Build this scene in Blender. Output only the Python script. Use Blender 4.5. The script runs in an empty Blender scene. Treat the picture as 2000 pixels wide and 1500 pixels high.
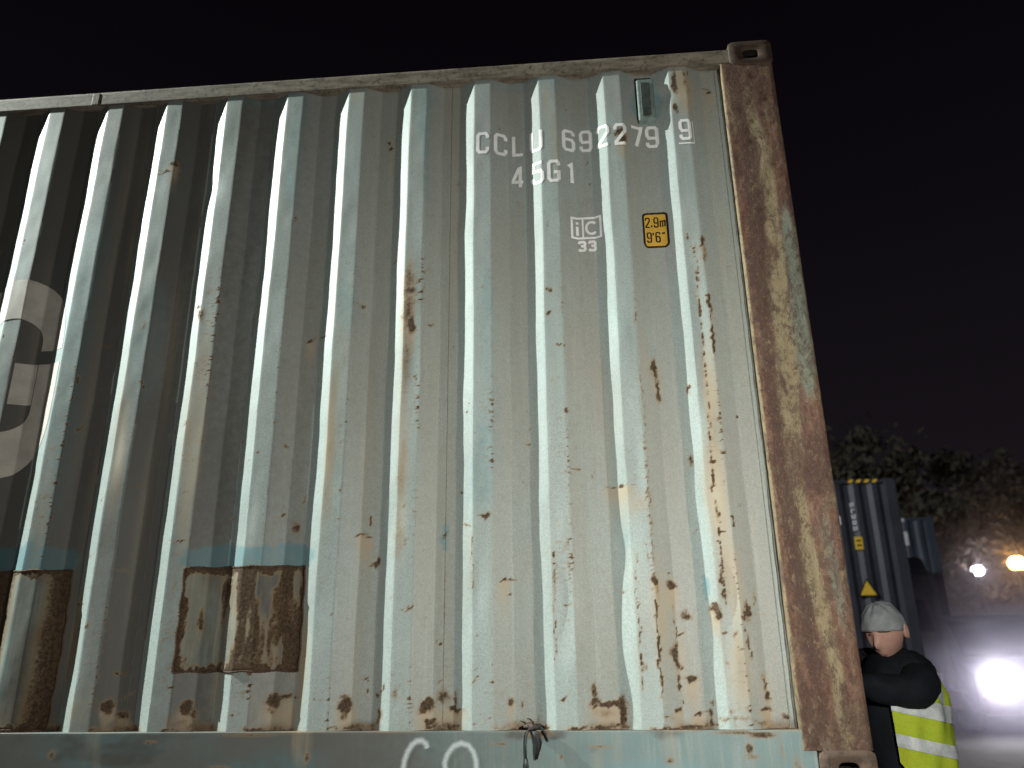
import bpy, bmesh, math, random
import numpy as np
from mathutils import Vector, Matrix

random.seed(7)
RNG = np.random.RandomState(11)
scene = bpy.context.scene
col = scene.collection
BASE = 1.1                      # the container stands on a chassis this high above the ground

# ---------------------------------------------------------------- camera, sky, lights, exposure
cam_data = bpy.data.cameras.new('camera')
cam = bpy.data.objects.new('camera', cam_data)
col.objects.link(cam)
yaw, tilt, roll = 0.0785, 0.3252, -0.0126
fw = Vector((-math.sin(yaw) * math.cos(tilt), math.cos(yaw) * math.cos(tilt), math.sin(tilt)))
rt = Vector((math.cos(yaw), math.sin(yaw), 0))
up = rt.cross(fw)
r2 = rt * math.cos(roll) + up * math.sin(roll)
u2 = up * math.cos(roll) - rt * math.sin(roll)
m = Matrix((r2, u2, -fw)).transposed().to_4x4()
m.translation = Vector((-0.478, -2.7738, 0.4556 + BASE))
cam.matrix_world = m
cam_data.sensor_width = 36
cam_data.lens = 27.0
cam_data.clip_start = 0.05
cam_data.clip_end = 600
cam_data.dof.use_dof = True
cam_data.dof.focus_distance = 2.95
cam_data.dof.aperture_fstop = 1.9
scene.camera = cam

world = bpy.data.worlds.new('World')
scene.world = world
world.use_nodes = True
wn, wl = world.node_tree.nodes, world.node_tree.links
wn.clear()
w_out = wn.new('ShaderNodeOutputWorld')
w_bg = wn.new('ShaderNodeBackground')
w_tc = wn.new('ShaderNodeTexCoord')
w_sep = wn.new('ShaderNodeSeparateXYZ')
w_ramp = wn.new('ShaderNodeValToRGB')
e = w_ramp.color_ramp.elements
e[0].position = 0.0
e[0].color = (0.0118, 0.0092, 0.0118, 1)
e[1].position = 0.75
e[1].color = (0.0014, 0.0010, 0.0018, 1)
e_ = w_ramp.color_ramp.elements.new(0.22)
e_.color = (0.0078, 0.0060, 0.0082, 1)
e_ = w_ramp.color_ramp.elements.new(0.48)
e_.color = (0.0042, 0.0031, 0.0049, 1)
wl.new(w_tc.outputs['Generated'], w_sep.inputs[0])
wl.new(w_sep.outputs['Z'], w_ramp.inputs[0])
wl.new(w_ramp.outputs[0], w_bg.inputs[0])
w_bg.inputs[1].default_value = 1.0
wl.new(w_bg.outputs[0], w_out.inputs[0])


def lamp(name, kind, loc, energy, color, target=None, size=None, blend=None, radius=0.05):
    d = bpy.data.lights.new(name, kind)
    d.energy = energy
    d.color = color
    d.shadow_soft_size = radius
    o = bpy.data.objects.new(name, d)
    col.objects.link(o)
    o.location = loc
    if target is not None:
        o.rotation_euler = (Vector(target) - Vector(loc)).to_track_quat('-Z', 'Y').to_euler()
    if kind == 'SPOT':
        d.spot_size = math.radians(size)
        d.spot_blend = blend
    return o


MAST = Vector((-9.0, -0.84, 6.7 + BASE))
# yard floodlight on a mast far to the left, grazing the container wall
lamp('mast_floodlight', 'SPOT', MAST, 12000, (0.90, 1.0, 0.94), (-2.4, 0.0, 2.4 + BASE), 62, 1.0, 0.045)
# added wide fill spot that brightens the background container, trees and yard
lamp('background_fill', 'SPOT', MAST + Vector((0, 0.1, 0.3)), 8000, (0.90, 0.94, 1.0), (8.0, 14.0, BASE), 62, 0.8, 0.06)
# hand-held torch right beside the photographer
lamp('hand_torch', 'SPOT', (0.20, -2.0, 0.68 + BASE), 222, (0.985, 1.0, 0.925), (0.0, 0.0, 0.80 + BASE), 168, 1.0, 0.03)

vs = scene.view_settings
scene.display_settings.display_device = 'sRGB'
vs.view_transform = 'Standard'
vs.look = 'None'
vs.exposure = 0.0
vs.gamma = 1.0
vs.use_curve_mapping = False
scene.cycles.max_bounces = 6
scene.cycles.diffuse_bounces = 3
scene.cycles.glossy_bounces = 3
scene.cycles.transparent_max_bounces = 8
scene.cycles.volume_bounces = 0
scene.cycles.use_denoising = True
scene.cycles.sample_clamp_indirect = 4.0

# ---------------------------------------------------------------- wear data (metres on the container wall)
RUST_SPOTS = [(-1.093, 1.657, 0.0145, 0.0311, 1.1), (-1.103, 1.806, 0.0295, 0.0211, 0.8), (-1.112, 1.869, 0.0255, 0.0848, 0.6), (-1.111, 1.72, 0.0292, 0.1045, 0.65), (-1.111, 1.523, 0.0205, 0.1432, 0.5), (-1.074, 1.436, 0.0081, 0.0081, 0.9), (-1.012, 1.664, 0.0062, 0.0062, 0.8), (-1.032, 1.899, 0.017, 0.0127, 0.4), (-1.115, 1.052, 0.0233, 0.1167, 0.42), (-1.118, 0.843, 0.0228, 0.114, 0.42), (-1.105, 1.15, 0.0157, 0.0786, 0.4), (-0.807, 1.807, 0.0083, 0.0104, 0.6), (-0.785, 1.144, 0.0077, 0.0058, 0.7), (-0.816, 1.141, 0.0193, 0.0039, 0.5), (-0.545, 1.782, 0.0082, 0.0082, 0.8), (-0.548, 1.68, 0.0081, 0.0101, 0.8), (-0.497, 1.284, 0.0077, 0.0058, 0.8), (-0.525, 1.256, 0.0116, 0.0039, 0.7), (-0.487, 0.985, 0.0056, 0.0056, 0.8), (-0.404, 1.032, 0.0056, 0.0373, 0.5), (-0.149, 1.44, 0.0096, 0.0423, 1.0), (-0.143, 1.357, 0.0095, 0.0458, 1.0), (-0.163, 1.43, 0.0058, 0.0192, 0.7), (-0.213, 1.644, 0.0079, 0.0197, 0.8), (-0.31, 0.991, 0.0554, 0.003, 0.9), (0.071, 1.965, 0.0141, 0.0241, 0.9), (0.078, 1.907, 0.01, 0.04, 0.6), (0.074, 1.685, 0.0098, 0.039, 0.9), (0.077, 1.556, 0.0077, 0.077, 0.9), (0.028, 1.066, 0.0165, 0.0091, 1.0), (0.025, 0.982, 0.0145, 0.0072, 0.9), (0.024, 0.889, 0.009, 0.0358, 0.6), (0.016, 0.659, 0.0087, 0.0209, 0.8), (0.019, 0.607, 0.0104, 0.0173, 0.8), (-0.011, 0.562, 0.0155, 0.0207, 0.95), (-0.001, 0.535, 0.0138, 0.0172, 0.95), (-0.11, 0.533, 0.0156, 0.019, 0.8), (-0.15, 0.409, 0.0103, 0.0444, 1.0), (-0.159, 0.417, 0.0137, 0.0171, 0.6), (-0.105, 0.338, 0.0236, 0.0135, 1.0), (-0.146, 0.309, 0.0084, 0.0067, 1.0), (-0.145, 0.341, 0.0068, 0.0068, 0.8), (-0.158, 0.243, 0.0167, 0.0084, 1.05), (-0.093, 0.227, 0.0233, 0.005, 1.0), (-0.088, 0.218, 0.0083, 0.01, 0.8), (-0.056, 0.23, 0.01, 0.01, 1.0), (-0.056, 0.205, 0.0066, 0.0265, 0.95), (-0.045, 0.256, 0.005, 0.015, 0.8), (-0.139, 0.265, 0.005, 0.0117, 0.8), (-0.207, 0.661, 0.0141, 0.0141, 1.05), (-0.144, 0.641, 0.0176, 0.0158, 1.05), (-0.155, 0.676, 0.0071, 0.0071, 0.8), (-0.197, 0.628, 0.0088, 0.0352, 0.5), (-0.385, 0.254, 0.0578, 0.0102, 1.1), (-0.341, 0.231, 0.0135, 0.0473, 1.1), (-0.434, 0.299, 0.0103, 0.024, 0.9), (-0.432, 0.273, 0.0154, 0.0102, 1.0), (-0.395, 0.227, 0.0339, 0.0169, 0.5), (0.1, 0.547, 0.0103, 0.0308, 1.1), (0.084, 0.53, 0.0137, 0.0137, 0.8), (0.086, 0.472, 0.0051, 0.0238, 0.9), (0.094, 0.431, 0.0051, 0.0372, 0.9), (0.135, 0.318, 0.005, 0.0299, 0.9), (0.14, 0.275, 0.0099, 0.0198, 1.05), (0.13, 0.235, 0.0181, 0.0066, 1.1), (0.192, 0.216, 0.0147, 0.0163, 0.75), (0.158, 0.537, 0.0051, 0.017, 0.5), (-1.258, 0.837, 0.0191, 0.0057, 0.9), (-1.235, 0.824, 0.0153, 0.0076, 0.9), (-1.198, 0.731, 0.0094, 0.0264, 0.9), (-1.223, 0.728, 0.0151, 0.0057, 0.8), (-0.706, 0.67, 0.0255, 0.0055, 0.7), (-0.734, 0.667, 0.0219, 0.0046, 0.9), (-1.29, 0.262, 0.0215, 0.0251, 1.1), (-1.295, 0.232, 0.0143, 0.0179, 0.7), (-1.003, 0.261, 0.0229, 0.0212, 1.1), (-1.015, 0.245, 0.0176, 0.0141, 1.0), (-0.947, 0.283, 0.0247, 0.0282, 0.75), (-0.906, 0.247, 0.035, 0.007, 1.0), (-0.903, 0.266, 0.0105, 0.0386, 0.8), (-0.995, 0.205, 0.021, 0.0105, 1.0), (-0.715, 0.265, 0.0139, 0.0139, 0.95), (-0.626, 0.189, 0.0513, 0.0103, 0.6), (-1.107, 0.294, 0.0125, 0.0178, 0.6), (-1.226, 0.341, 0.0108, 0.0072, 0.9), (-1.215, 0.304, 0.0072, 0.0072, 0.9), (-1.178, 0.288, 0.0071, 0.0107, 0.8), (-1.166, 0.223, 0.0142, 0.0283, 0.7), (-0.836, 0.202, 0.0104, 0.0069, 0.7), (-2.137, 0.261, 0.0207, 0.0263, 1.0), (-2.084, 0.231, 0.0261, 0.0149, 0.9), (-1.853, 0.256, 0.024, 0.024, 1.0), (-1.832, 0.234, 0.0129, 0.0258, 0.7), (-1.87, 0.21, 0.0552, 0.0221, 0.5), (-1.544, 0.277, 0.0291, 0.0182, 1.0), (-1.494, 0.287, 0.0436, 0.0073, 0.8), (-1.554, 0.249, 0.0218, 0.0218, 0.6), (-1.513, 0.871, 0.0195, 0.0273, 0.75), (-1.562, 0.92, 0.0118, 0.0079, 0.8), (-1.566, 0.91, 0.0079, 0.0059, 0.8), (-1.513, 1.621, 0.0169, 0.0084, 0.9), (-1.459, 1.63, 0.0295, 0.0053, 0.8), (-2.179, 2.476, 0.0214, 0.0166, 0.9), (-2.222, 2.447, 0.0428, 0.0071, 0.8), (-2.236, 2.427, 0.0237, 0.0071, 0.6), (-1.23, 2.544, 0.0114, 0.0091, 0.9), (-1.218, 2.517, 0.0114, 0.0114, 0.9), (-1.97, 1.744, 0.0175, 0.0351, 0.7), (-1.984, 1.786, 0.0132, 0.0132, 0.8), (-2.208, 1.705, 0.011, 0.0309, 0.6), (-2.373, 1.64, 0.0177, 0.0089, 0.6), (-1.969, 1.285, 0.0292, 0.0042, 0.6), (-1.941, 0.834, 0.0437, 0.0032, 0.8), (-1.945, 0.783, 0.0316, 0.0032, 0.5), (-1.964, 1.161, 0.033, 0.0033, 0.6), (-1.946, 1.137, 0.0411, 0.0029, 0.6), (-0.22, 2.505, 0.0216, 0.0173, 0.95), (-0.213, 2.471, 0.015, 0.0301, 0.7), (-0.236, 2.493, 0.0216, 0.0065, 0.8), (0.023, 2.742, 0.0109, 0.0741, 1.0), (0.017, 2.609, 0.0108, 0.0301, 1.0), (0.065, 2.779, 0.0087, 0.0349, 0.7), (0.068, 2.738, 0.0087, 0.0217, 0.8), (0.17, 2.701, 0.0129, 0.0086, 0.9), (0.156, 2.723, 0.0173, 0.0032, 0.8), (-2.25, 0.534, 0.0137, 0.0117, 0.8), (-0.788, 0.895, 0.0113, 0.0075, 0.9), (-0.812, 0.899, 0.0226, 0.003, 0.8), (-0.863, 0.865, 0.0225, 0.0028, 0.8), (-0.951, 0.828, 0.0047, 0.0094, 0.9), (-1.393, 0.963, 0.0274, 0.1173, 0.33), (-1.386, 1.159, 0.028, 0.1598, 0.33), (-1.392, 1.406, 0.0246, 0.1847, 0.3), (-1.387, 1.666, 0.0211, 0.1476, 0.25), (-2.214, 1.044, 0.0247, 0.1237, 0.3), (-2.245, 1.311, 0.0255, 0.1275, 0.28), (-1.95, 1.218, 0.029, 0.2486, 0.33), (-1.945, 0.939, 0.0241, 0.1608, 0.33), (-2.226, 1.751, 0.0178, 0.1111, 0.3), (-1.95, 1.559, 0.0215, 0.1718, 0.26), (-0.231, 0.734, 0.0054, 0.025, 0.5), (-0.316, 0.627, 0.0053, 0.0106, 0.7), (-0.262, 0.378, 0.0069, 0.0171, 0.6), (0.016, 0.481, 0.0137, 0.0051, 0.7), (0.052, 0.473, 0.0085, 0.0136, 0.7), (0.059, 0.436, 0.0068, 0.0051, 0.7), (0.012, 0.38, 0.0067, 0.0152, 0.9), (0.042, 0.327, 0.0201, 0.0033, 0.5), (0.013, 0.24, 0.0083, 0.0133, 0.6), (-1.94, 0.676, 0.0078, 0.039, 0.5), (-0.499, 0.396, 0.0087, 0.0052, 0.3), (0.138, 1.247, 0.0074, 0.0074, 0.9), (-0.031, 1.353, 0.0076, 0.0152, 0.9), (-0.045, 1.078, 0.0092, 0.0257, 0.8)]
RUST_LINES = [([(0.042, 1.955), (0.038, 1.819), (0.035, 1.643), (0.035, 1.474), (0.035, 1.35), (0.026, 1.153), (0.02, 1.019), (0.027, 0.871), (0.028, 0.728), (0.021, 0.573)], 0.0044, 0.95), ([(0.074, 1.728), (0.077, 1.641), (0.075, 1.493)], 0.0049, 1.0), ([(-0.207, 1.442), (-0.206, 1.279), (-0.208, 1.083), (-0.209, 0.895), (-0.209, 0.715)], 0.0035, 0.6), ([(-0.273, 0.752), (-0.272, 0.544), (-0.272, 0.297)], 0.0036, 0.8), ([(-0.212, 0.594), (-0.211, 0.443), (-0.211, 0.281)], 0.0046, 0.9), ([(-0.147, 0.576), (-0.147, 0.442), (-0.148, 0.304)], 0.0038, 0.7), ([(-0.952, 0.895), (-0.949, 0.694), (-0.947, 0.468), (-0.946, 0.286)], 0.0025, 0.5), ([(-0.553, 0.758), (-0.557, 0.582), (-0.557, 0.397)], 0.0033, 0.75), ([(-0.85, 0.837), (-0.846, 0.746), (-0.842, 0.639)], 0.003, 0.7), ([(0.13, 0.64), (0.129, 0.538)], 0.0031, 0.6), ([(-1.203, 2.476), (-1.203, 2.148), (-1.208, 1.932)], 0.0034, 0.35), ([(-1.112, 2.765), (-1.117, 2.47), (-1.115, 1.974)], 0.0139, 0.27), ([(0.087, 2.832), (0.08, 2.671)], 0.0044, 0.6), ([(-0.027, 0.217), (0.095, 0.201), (0.2, 0.188)], 0.0066, 0.6), ([(-0.533, 0.187), (-0.321, 0.186)], 0.0068, 0.85), ([(-0.255, 0.183), (-0.039, 0.182)], 0.0067, 0.8), ([(-1.007, 0.189), (-0.894, 0.188)], 0.0087, 0.85), ([(-0.781, 0.188), (-0.592, 0.187)], 0.0069, 0.7), ([(-1.342, 0.187), (-1.174, 0.188)], 0.0071, 0.7), ([(-2.181, 0.184), (-2.013, 0.183)], 0.0075, 0.6), ([(-1.921, 0.183), (-1.738, 0.182)], 0.0074, 0.7), ([(-1.629, 0.182), (-1.449, 0.181)], 0.009, 0.8), ([(-1.47, 2.832), (-1.142, 2.836), (-0.91, 2.845), (-0.68, 2.849), (-0.385, 2.844)], 0.0071, 0.55)]
RUNOFF = [(-1.108, 1.743, 0.0335, 0.2303, 0.9), (-1.107, 1.395, 0.0283, 0.2422, 0.5), (-0.152, 1.388, 0.0421, 0.1149, 0.55), (-0.379, 0.211, 0.0676, 0.0372, 0.8), (-0.973, 0.222, 0.0701, 0.0385, 0.8), (-1.282, 0.223, 0.0392, 0.0428, 0.8), (-1.843, 0.218, 0.0442, 0.0405, 0.6), (-1.516, 0.233, 0.0724, 0.0543, 0.9), (-0.086, 0.202, 0.0663, 0.0232, 0.5), (0.045, 1.35, 0.0415, 0.264, 0.75), (0.036, 0.963, 0.0469, 0.2528, 1.0), (0.051, 0.658, 0.0453, 0.2263, 0.9), (0.047, 0.375, 0.0471, 0.185, 0.9), (-0.195, 0.543, 0.0453, 0.2089, 0.5), (-0.156, 0.602, 0.0315, 0.07, 0.8), (-0.249, 0.924, 0.0621, 0.0548, 0.5), (-0.265, 0.544, 0.0524, 0.3496, 0.3), (-0.188, 1.483, 0.0116, 0.155, 0.6), (0.061, 2.699, 0.039, 0.1191, 1.1), (-0.529, 2.692, 0.0357, 0.1339, 0.4), (-1.373, 2.785, 0.0282, 0.0705, 0.5), (-0.923, 0.417, 0.0179, 0.1609, 0.25), (-1.743, 0.392, 0.0261, 0.2241, 0.6), (-2.31, 0.485, 0.0273, 0.2338, 0.7), (-1.447, 0.389, 0.0257, 0.202, 0.8), (-2.272, 1.147, 0.0335, 0.4183, 0.25), (-1.961, 1.301, 0.0376, 0.4183, 0.45), (-2.246, 1.249, 0.0296, 0.3801, 0.45), (-1.369, 1.534, 0.0291, 0.457, 0.35), (-0.458, 1.495, 0.1182, 0.4923, 0.25), (-0.726, 0.55, 0.0719, 0.3593, 0.18), (-0.137, 0.393, 0.0341, 0.1533, 0.5), (0.137, 0.279, 0.0264, 0.0992, 0.5), (-0.218, 2.433, 0.03, 0.0856, 0.7), (-1.757, 1.867, 0.0658, 0.351, 0.12), (-2.248, 0.245, 0.0944, 0.0755, 0.35), (-2.155, 1.567, 0.0434, 0.5648, 0.2), (-1.393, 1.2, 0.0301, 0.5218, 0.6), (-1.11, 1.19, 0.0296, 0.5528, 0.6), (-1.927, 1.197, 0.0351, 0.5781, 0.6), (-2.23, 1.105, 0.0312, 0.4571, 0.55), (-1.42, 1.85, 0.0258, 0.3012, 0.5), (-1.656, 0.932, 0.0237, 0.2372, 0.3), (-2.497, 0.953, 0.029, 0.311, 0.4), (-0.499, 2.427, 0.0304, 0.2606, 0.45), (-0.37, 1.285, 0.0345, 0.498, 0.3), (-0.644, 1.096, 0.0267, 0.4952, 0.18), (-0.119, 1.08, 0.0258, 0.2954, 0.25)]
TEAL = [(-0.955, 0.829, 0.0169, 0.0526, 1.0), (-0.034, 0.632, 0.0139, 0.0418, 1.0), (-0.102, 2.658, 0.074, 0.0979, 0.8), (-0.167, 2.744, 0.0528, 0.066, 0.5), (0.04, 0.303, 0.0333, 0.04, 0.4), (-1.786, 0.765, 0.1563, 0.0508, 1.0), (-1.553, 0.764, 0.135, 0.054, 1.0), (-1.669, 0.763, 0.2135, 0.0466, 1.0), (-2.565, 0.781, 0.1838, 0.0572, 1.0), (-2.421, 0.771, 0.0911, 0.0486, 0.9), (-0.239, 1.722, 0.0159, 0.0997, 0.35), (-0.455, 2.767, 0.0672, 0.0313, 0.4), (-0.772, 2.779, 0.1367, 0.0273, 0.35), (-1.405, 0.578, 0.03, 0.1124, 0.4), (-1.661, 0.316, 0.129, 0.0442, 0.35), (-1.092, 2.736, 0.0461, 0.0922, 0.25), (-1.698, 2.728, 0.0713, 0.1426, 0.2), (-2.189, 2.737, 0.0731, 0.0975, 0.25), (-1.299, 2.228, 0.0311, 0.2664, 0.12)]
GRIME = [(-0.104, 2.627, 0.026, 0.0564, 0.3), (-0.31, 0.211, 0.0168, 0.0303, 0.3)]


# ---------------------------------------------------------------- helpers
def link(o, parent=None):
    col.objects.link(o)
    if parent is not None:
        o.parent = parent
    return o


def tag(o, label=None, cat=None, group=None, kind=None):
    if label: o['label'] = label
    if cat: o['category'] = cat
    if group: o['group'] = group
    if kind: o['kind'] = kind
    return o


def empty(name, loc, label, cat, group=None, rz=0.0):
    o = bpy.data.objects.new(name, None)
    o.location = loc
    o.rotation_euler = (0, 0, rz)
    o.empty_display_size = 0.2
    col.objects.link(o)
    return tag(o, label, cat, group)


class MB:
    """collects shapes and links them as one mesh object"""
    def __init__(self):
        self.v, self.f, self.m = [], [], []
        self.mat = 0

    def add(self, vs_, fs):
        n = len(self.v)
        self.v += [tuple(p) for p in vs_]
        self.f += [tuple(i + n for i in q) for q in fs]
        self.m += [self.mat] * len(fs)

    def box(self, x0, x1, y0, y1, z0, z1, b=0.0):
        if b <= 0:
            vs_ = [(x, y, z) for z in (z0, z1) for y in (y0, y1) for x in (x0, x1)]
            self.add(vs_, [(0, 2, 3, 1), (4, 5, 7, 6), (0, 1, 5, 4), (2, 6, 7, 3), (0, 4, 6, 2), (1, 3, 7, 5)])
            return
        bm = bmesh.new()
        bmesh.ops.create_cube(bm, size=1)
        for v in bm.verts:
            v.co = Vector((x0 + (v.co.x + .5) * (x1 - x0), y0 + (v.co.y + .5) * (y1 - y0), z0 + (v.co.z + .5) * (z1 - z0)))
        bmesh.ops.bevel(bm, geom=bm.edges[:], offset=b, segments=2, affect='EDGES', profile=0.5)
        bm.verts.index_update()
        self.add([v.co[:] for v in bm.verts], [[v.index for v in f.verts] for f in bm.faces])
        bm.free()

    def tube(self, pts, rad, n=8, cap=True):
        pts = [Vector(p) for p in pts]
        if not hasattr(rad, '__len__'): rad = [rad] * len(pts)
        rings = []
        nrm = None
        for i, p in enumerate(pts):
            a = pts[max(0, i - 1)]
            b = pts[min(len(pts) - 1, i + 1)]
            t = (b - a).normalized()
            if nrm is None:
                nrm = t.orthogonal().normalized()
            nrm = (nrm - t * nrm.dot(t))
            nrm = nrm.normalized() if nrm.length > 1e-6 else t.orthogonal().normalized()
            bn = t.cross(nrm)
            rings.append([p + (nrm * math.cos(k * 2 * math.pi / n) + bn * math.sin(k * 2 * math.pi / n)) * rad[i] for k in range(n)])
        self.loft(rings, cap, cap)

    def loft(self, rings, cap0=True, cap1=True, closed=True):
        n = len(rings[0])
        vs_ = [p for r in rings for p in r]
        fs = []
        for i in range(len(rings) - 1):
            for k in range(n if closed else n - 1):
                k2 = (k + 1) % n
                fs.append((i * n + k, i * n + k2, (i + 1) * n + k2, (i + 1) * n + k))
        if cap0: fs.append(tuple(reversed(range(n))))
        if cap1: fs.append(tuple((len(rings) - 1) * n + k for k in range(n)))
        self.add(vs_, fs)

    def cyl(self, c0, c1, r, n=16):
        self.tube([c0, c1], r, n)

    def build(self, name, mats, parent=None, smooth=False, loc=None):
        me = bpy.data.meshes.new(name)
        me.from_pydata(self.v, [], self.f)
        if not isinstance(mats, (list, tuple)): mats = [mats]
        for mm in mats: me.materials.append(mm)
        if len(mats) > 1: me.polygons.foreach_set('material_index', self.m)
        if smooth: me.polygons.foreach_set('use_smooth', [True] * len(me.polygons))
        me.update()
        o = bpy.data.objects.new(name, me)
        if loc is not None: o.location = loc
        return link(o, parent)


def grid_mesh(name, V, mat, parent=None, attrs=None, smooth=True, flip=False):
    nr, nc = V.shape[:2]
    me = bpy.data.meshes.new(name)
    me.vertices.add(nr * nc)
    me.vertices.foreach_set('co', np.ascontiguousarray(V, dtype=np.float32).ravel())
    idx = np.arange(nr * nc).reshape(nr, nc)
    a, b, c, d = idx[:-1, :-1], idx[:-1, 1:], idx[1:, 1:], idx[1:, :-1]
    q = np.stack([a, b, c, d] if not flip else [a, d, c, b], -1).reshape(-1, 4)
    nf = len(q)
    me.loops.add(nf * 4)
    me.loops.foreach_set('vertex_index', q.ravel().astype(np.int32))
    me.polygons.add(nf)
    me.polygons.foreach_set('loop_start', (np.arange(nf) * 4).astype(np.int32))
    me.polygons.foreach_set('use_smooth', np.full(nf, smooth))
    me.materials.append(mat)
    me.update(calc_edges=True)
    for k, arr in (attrs or {}).items():
        at = me.attributes.new(k, 'FLOAT', 'POINT')
        at.data.foreach_set('value', np.ascontiguousarray(arr, dtype=np.float32).ravel())
    o = bpy.data.objects.new(name, me)
    return link(o, parent)


_tab = RNG.rand(256, 256)


def vnoise(x, y, seed=0):
    x = np.asarray(x, float) + seed * 17.31
    y = np.asarray(y, float) + seed * 7.77
    xi, yi = np.floor(x).astype(int), np.floor(y).astype(int)
    fx, fy = x - xi, y - yi
    fx, fy = fx * fx * (3 - 2 * fx), fy * fy * (3 - 2 * fy)
    g = lambda i, j: _tab[i & 255, j & 255]
    return (g(xi, yi) * (1 - fx) + g(xi + 1, yi) * fx) * (1 - fy) + (g(xi, yi + 1) * (1 - fx) + g(xi + 1, yi + 1) * fx) * fy


def fbm(x, y, seed=0, octv=4):
    s, a, t = 0, 1.0, 0
    for k in range(octv):
        s = s + a * vnoise(np.asarray(x) * 2 ** k, np.asarray(y) * 2 ** k, seed + k * 3)
        t += a
        a *= .5
    return s / t


def sstep(a, b, x):
    t = np.clip((x - a) / (b - a), 0, 1)
    return t * t * (3 - 2 * t)


# ---------------------------------------------------------------- materials
class NT:
    def __init__(self, name):
        self.mat = bpy.data.materials.new(name)
        self.mat.use_nodes = True
        self.t = self.mat.node_tree
        self.n, self.l = self.t.nodes, self.t.links
        self.n.clear()
        self.out = self.n.new('ShaderNodeOutputMaterial')
        self._obj = None

    def node(self, kind, **kw):
        o = self.n.new(kind)
        for k, v in kw.items(): setattr(o, k, v)
        return o

    def obj(self, scale=None):
        if self._obj is None: self._obj = self.node('ShaderNodeTexCoord')
        s = self._obj.outputs['Object']
        if scale is None: return s
        mp = self.node('ShaderNodeMapping')
        mp.inputs['Scale'].default_value = scale
        self.l.new(s, mp.inputs[0])
        return mp.outputs[0]

    def noise(self, scale, detail=4, rough=.6, vec=None, dist=0.0):
        o = self.node('ShaderNodeTexNoise')
        o.inputs['Scale'].default_value = scale
        o.inputs['Detail'].default_value = detail
        o.inputs['Roughness'].default_value = rough
        o.inputs['Distortion'].default_value = dist
        self.l.new(vec if vec is not None else self.obj(), o.inputs['Vector'])
        return o.outputs[0]

    def attr(self, name):
        o = self.node('ShaderNodeAttribute', attribute_name=name)
        return o.outputs['Fac']

    def val(self, sock, x):
        if isinstance(x, (int, float)): sock.default_value = x
        elif isinstance(x, tuple): sock.default_value = x if len(x) == 4 else x + (1,)
        else: self.l.new(x, sock)

    def math(self, op, a, b=0.0, c=0.0, clamp=False):
        o = self.node('ShaderNodeMath', operation=op, use_clamp=clamp)
        self.val(o.inputs[0], a); self.val(o.inputs[1], b); self.val(o.inputs[2], c)
        return o.outputs[0]

    def rng(self, x, a, b, c=0.0, d=1.0, smooth=True):
        o = self.node('ShaderNodeMapRange')
        o.interpolation_type = 'SMOOTHSTEP' if smooth else 'LINEAR'
        self.val(o.inputs[0], x)
        for i, k in enumerate((a, b, c, d)): o.inputs[i + 1].default_value = k
        return o.outputs[0]

    def mix(self, f, a, b, blend='MIX'):
        o = self.node('ShaderNodeMix', data_type='RGBA', blend_type=blend)
        self.val(o.inputs[0], f); self.val(o.inputs[6], a); self.val(o.inputs[7], b)
        return o.outputs[2]

    def bsdf(self, color, rough=.6, spec=.4, bump=None, bstr=.3, bdist=.002, metallic=0.0):
        p = self.node('ShaderNodeBsdfPrincipled')
        self.val(p.inputs['Base Color'], color)
        self.val(p.inputs['Roughness'], rough)
        self.val(p.inputs['Specular IOR Level'], spec)
        self.val(p.inputs['Metallic'], metallic)
        if bump is not None:
            b = self.node('ShaderNodeBump')
            b.inputs['Strength'].default_value = bstr
            b.inputs['Distance'].default_value = bdist
            self.l.new(bump, b.inputs['Height'])
            self.l.new(b.outputs[0], p.inputs['Normal'])
        self.l.new(p.outputs[0], self.out.inputs['Surface'])
        return p


def plain(name, color, rough=.6, spec=.4, var=.25, scale=8.0, color2=None, bump=.15, metallic=0.0):
    t = NT(name)
    n = t.noise(scale, 5, .65)
    c2 = color2 if color2 else tuple(c * (1 - var) for c in color)
    g = t.noise(scale * 14, 3, .7)
    c = t.mix(t.rng(n, .32, .68), color, c2)
    c = t.mix(t.rng(g, .35, .75, 0, .35), c, tuple(x * .55 for x in c2))
    t.bsdf(c, rough, spec, g, bump, .002, metallic)
    return t.mat


def emitter(name, color, strength):
    t = NT(name)
    e_ = t.node('ShaderNodeEmission')
    e_.inputs[0].default_value = color + (1,)
    e_.inputs[1].default_value = strength
    t.l.new(e_.outputs[0], t.out.inputs['Surface'])
    return t.mat


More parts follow.
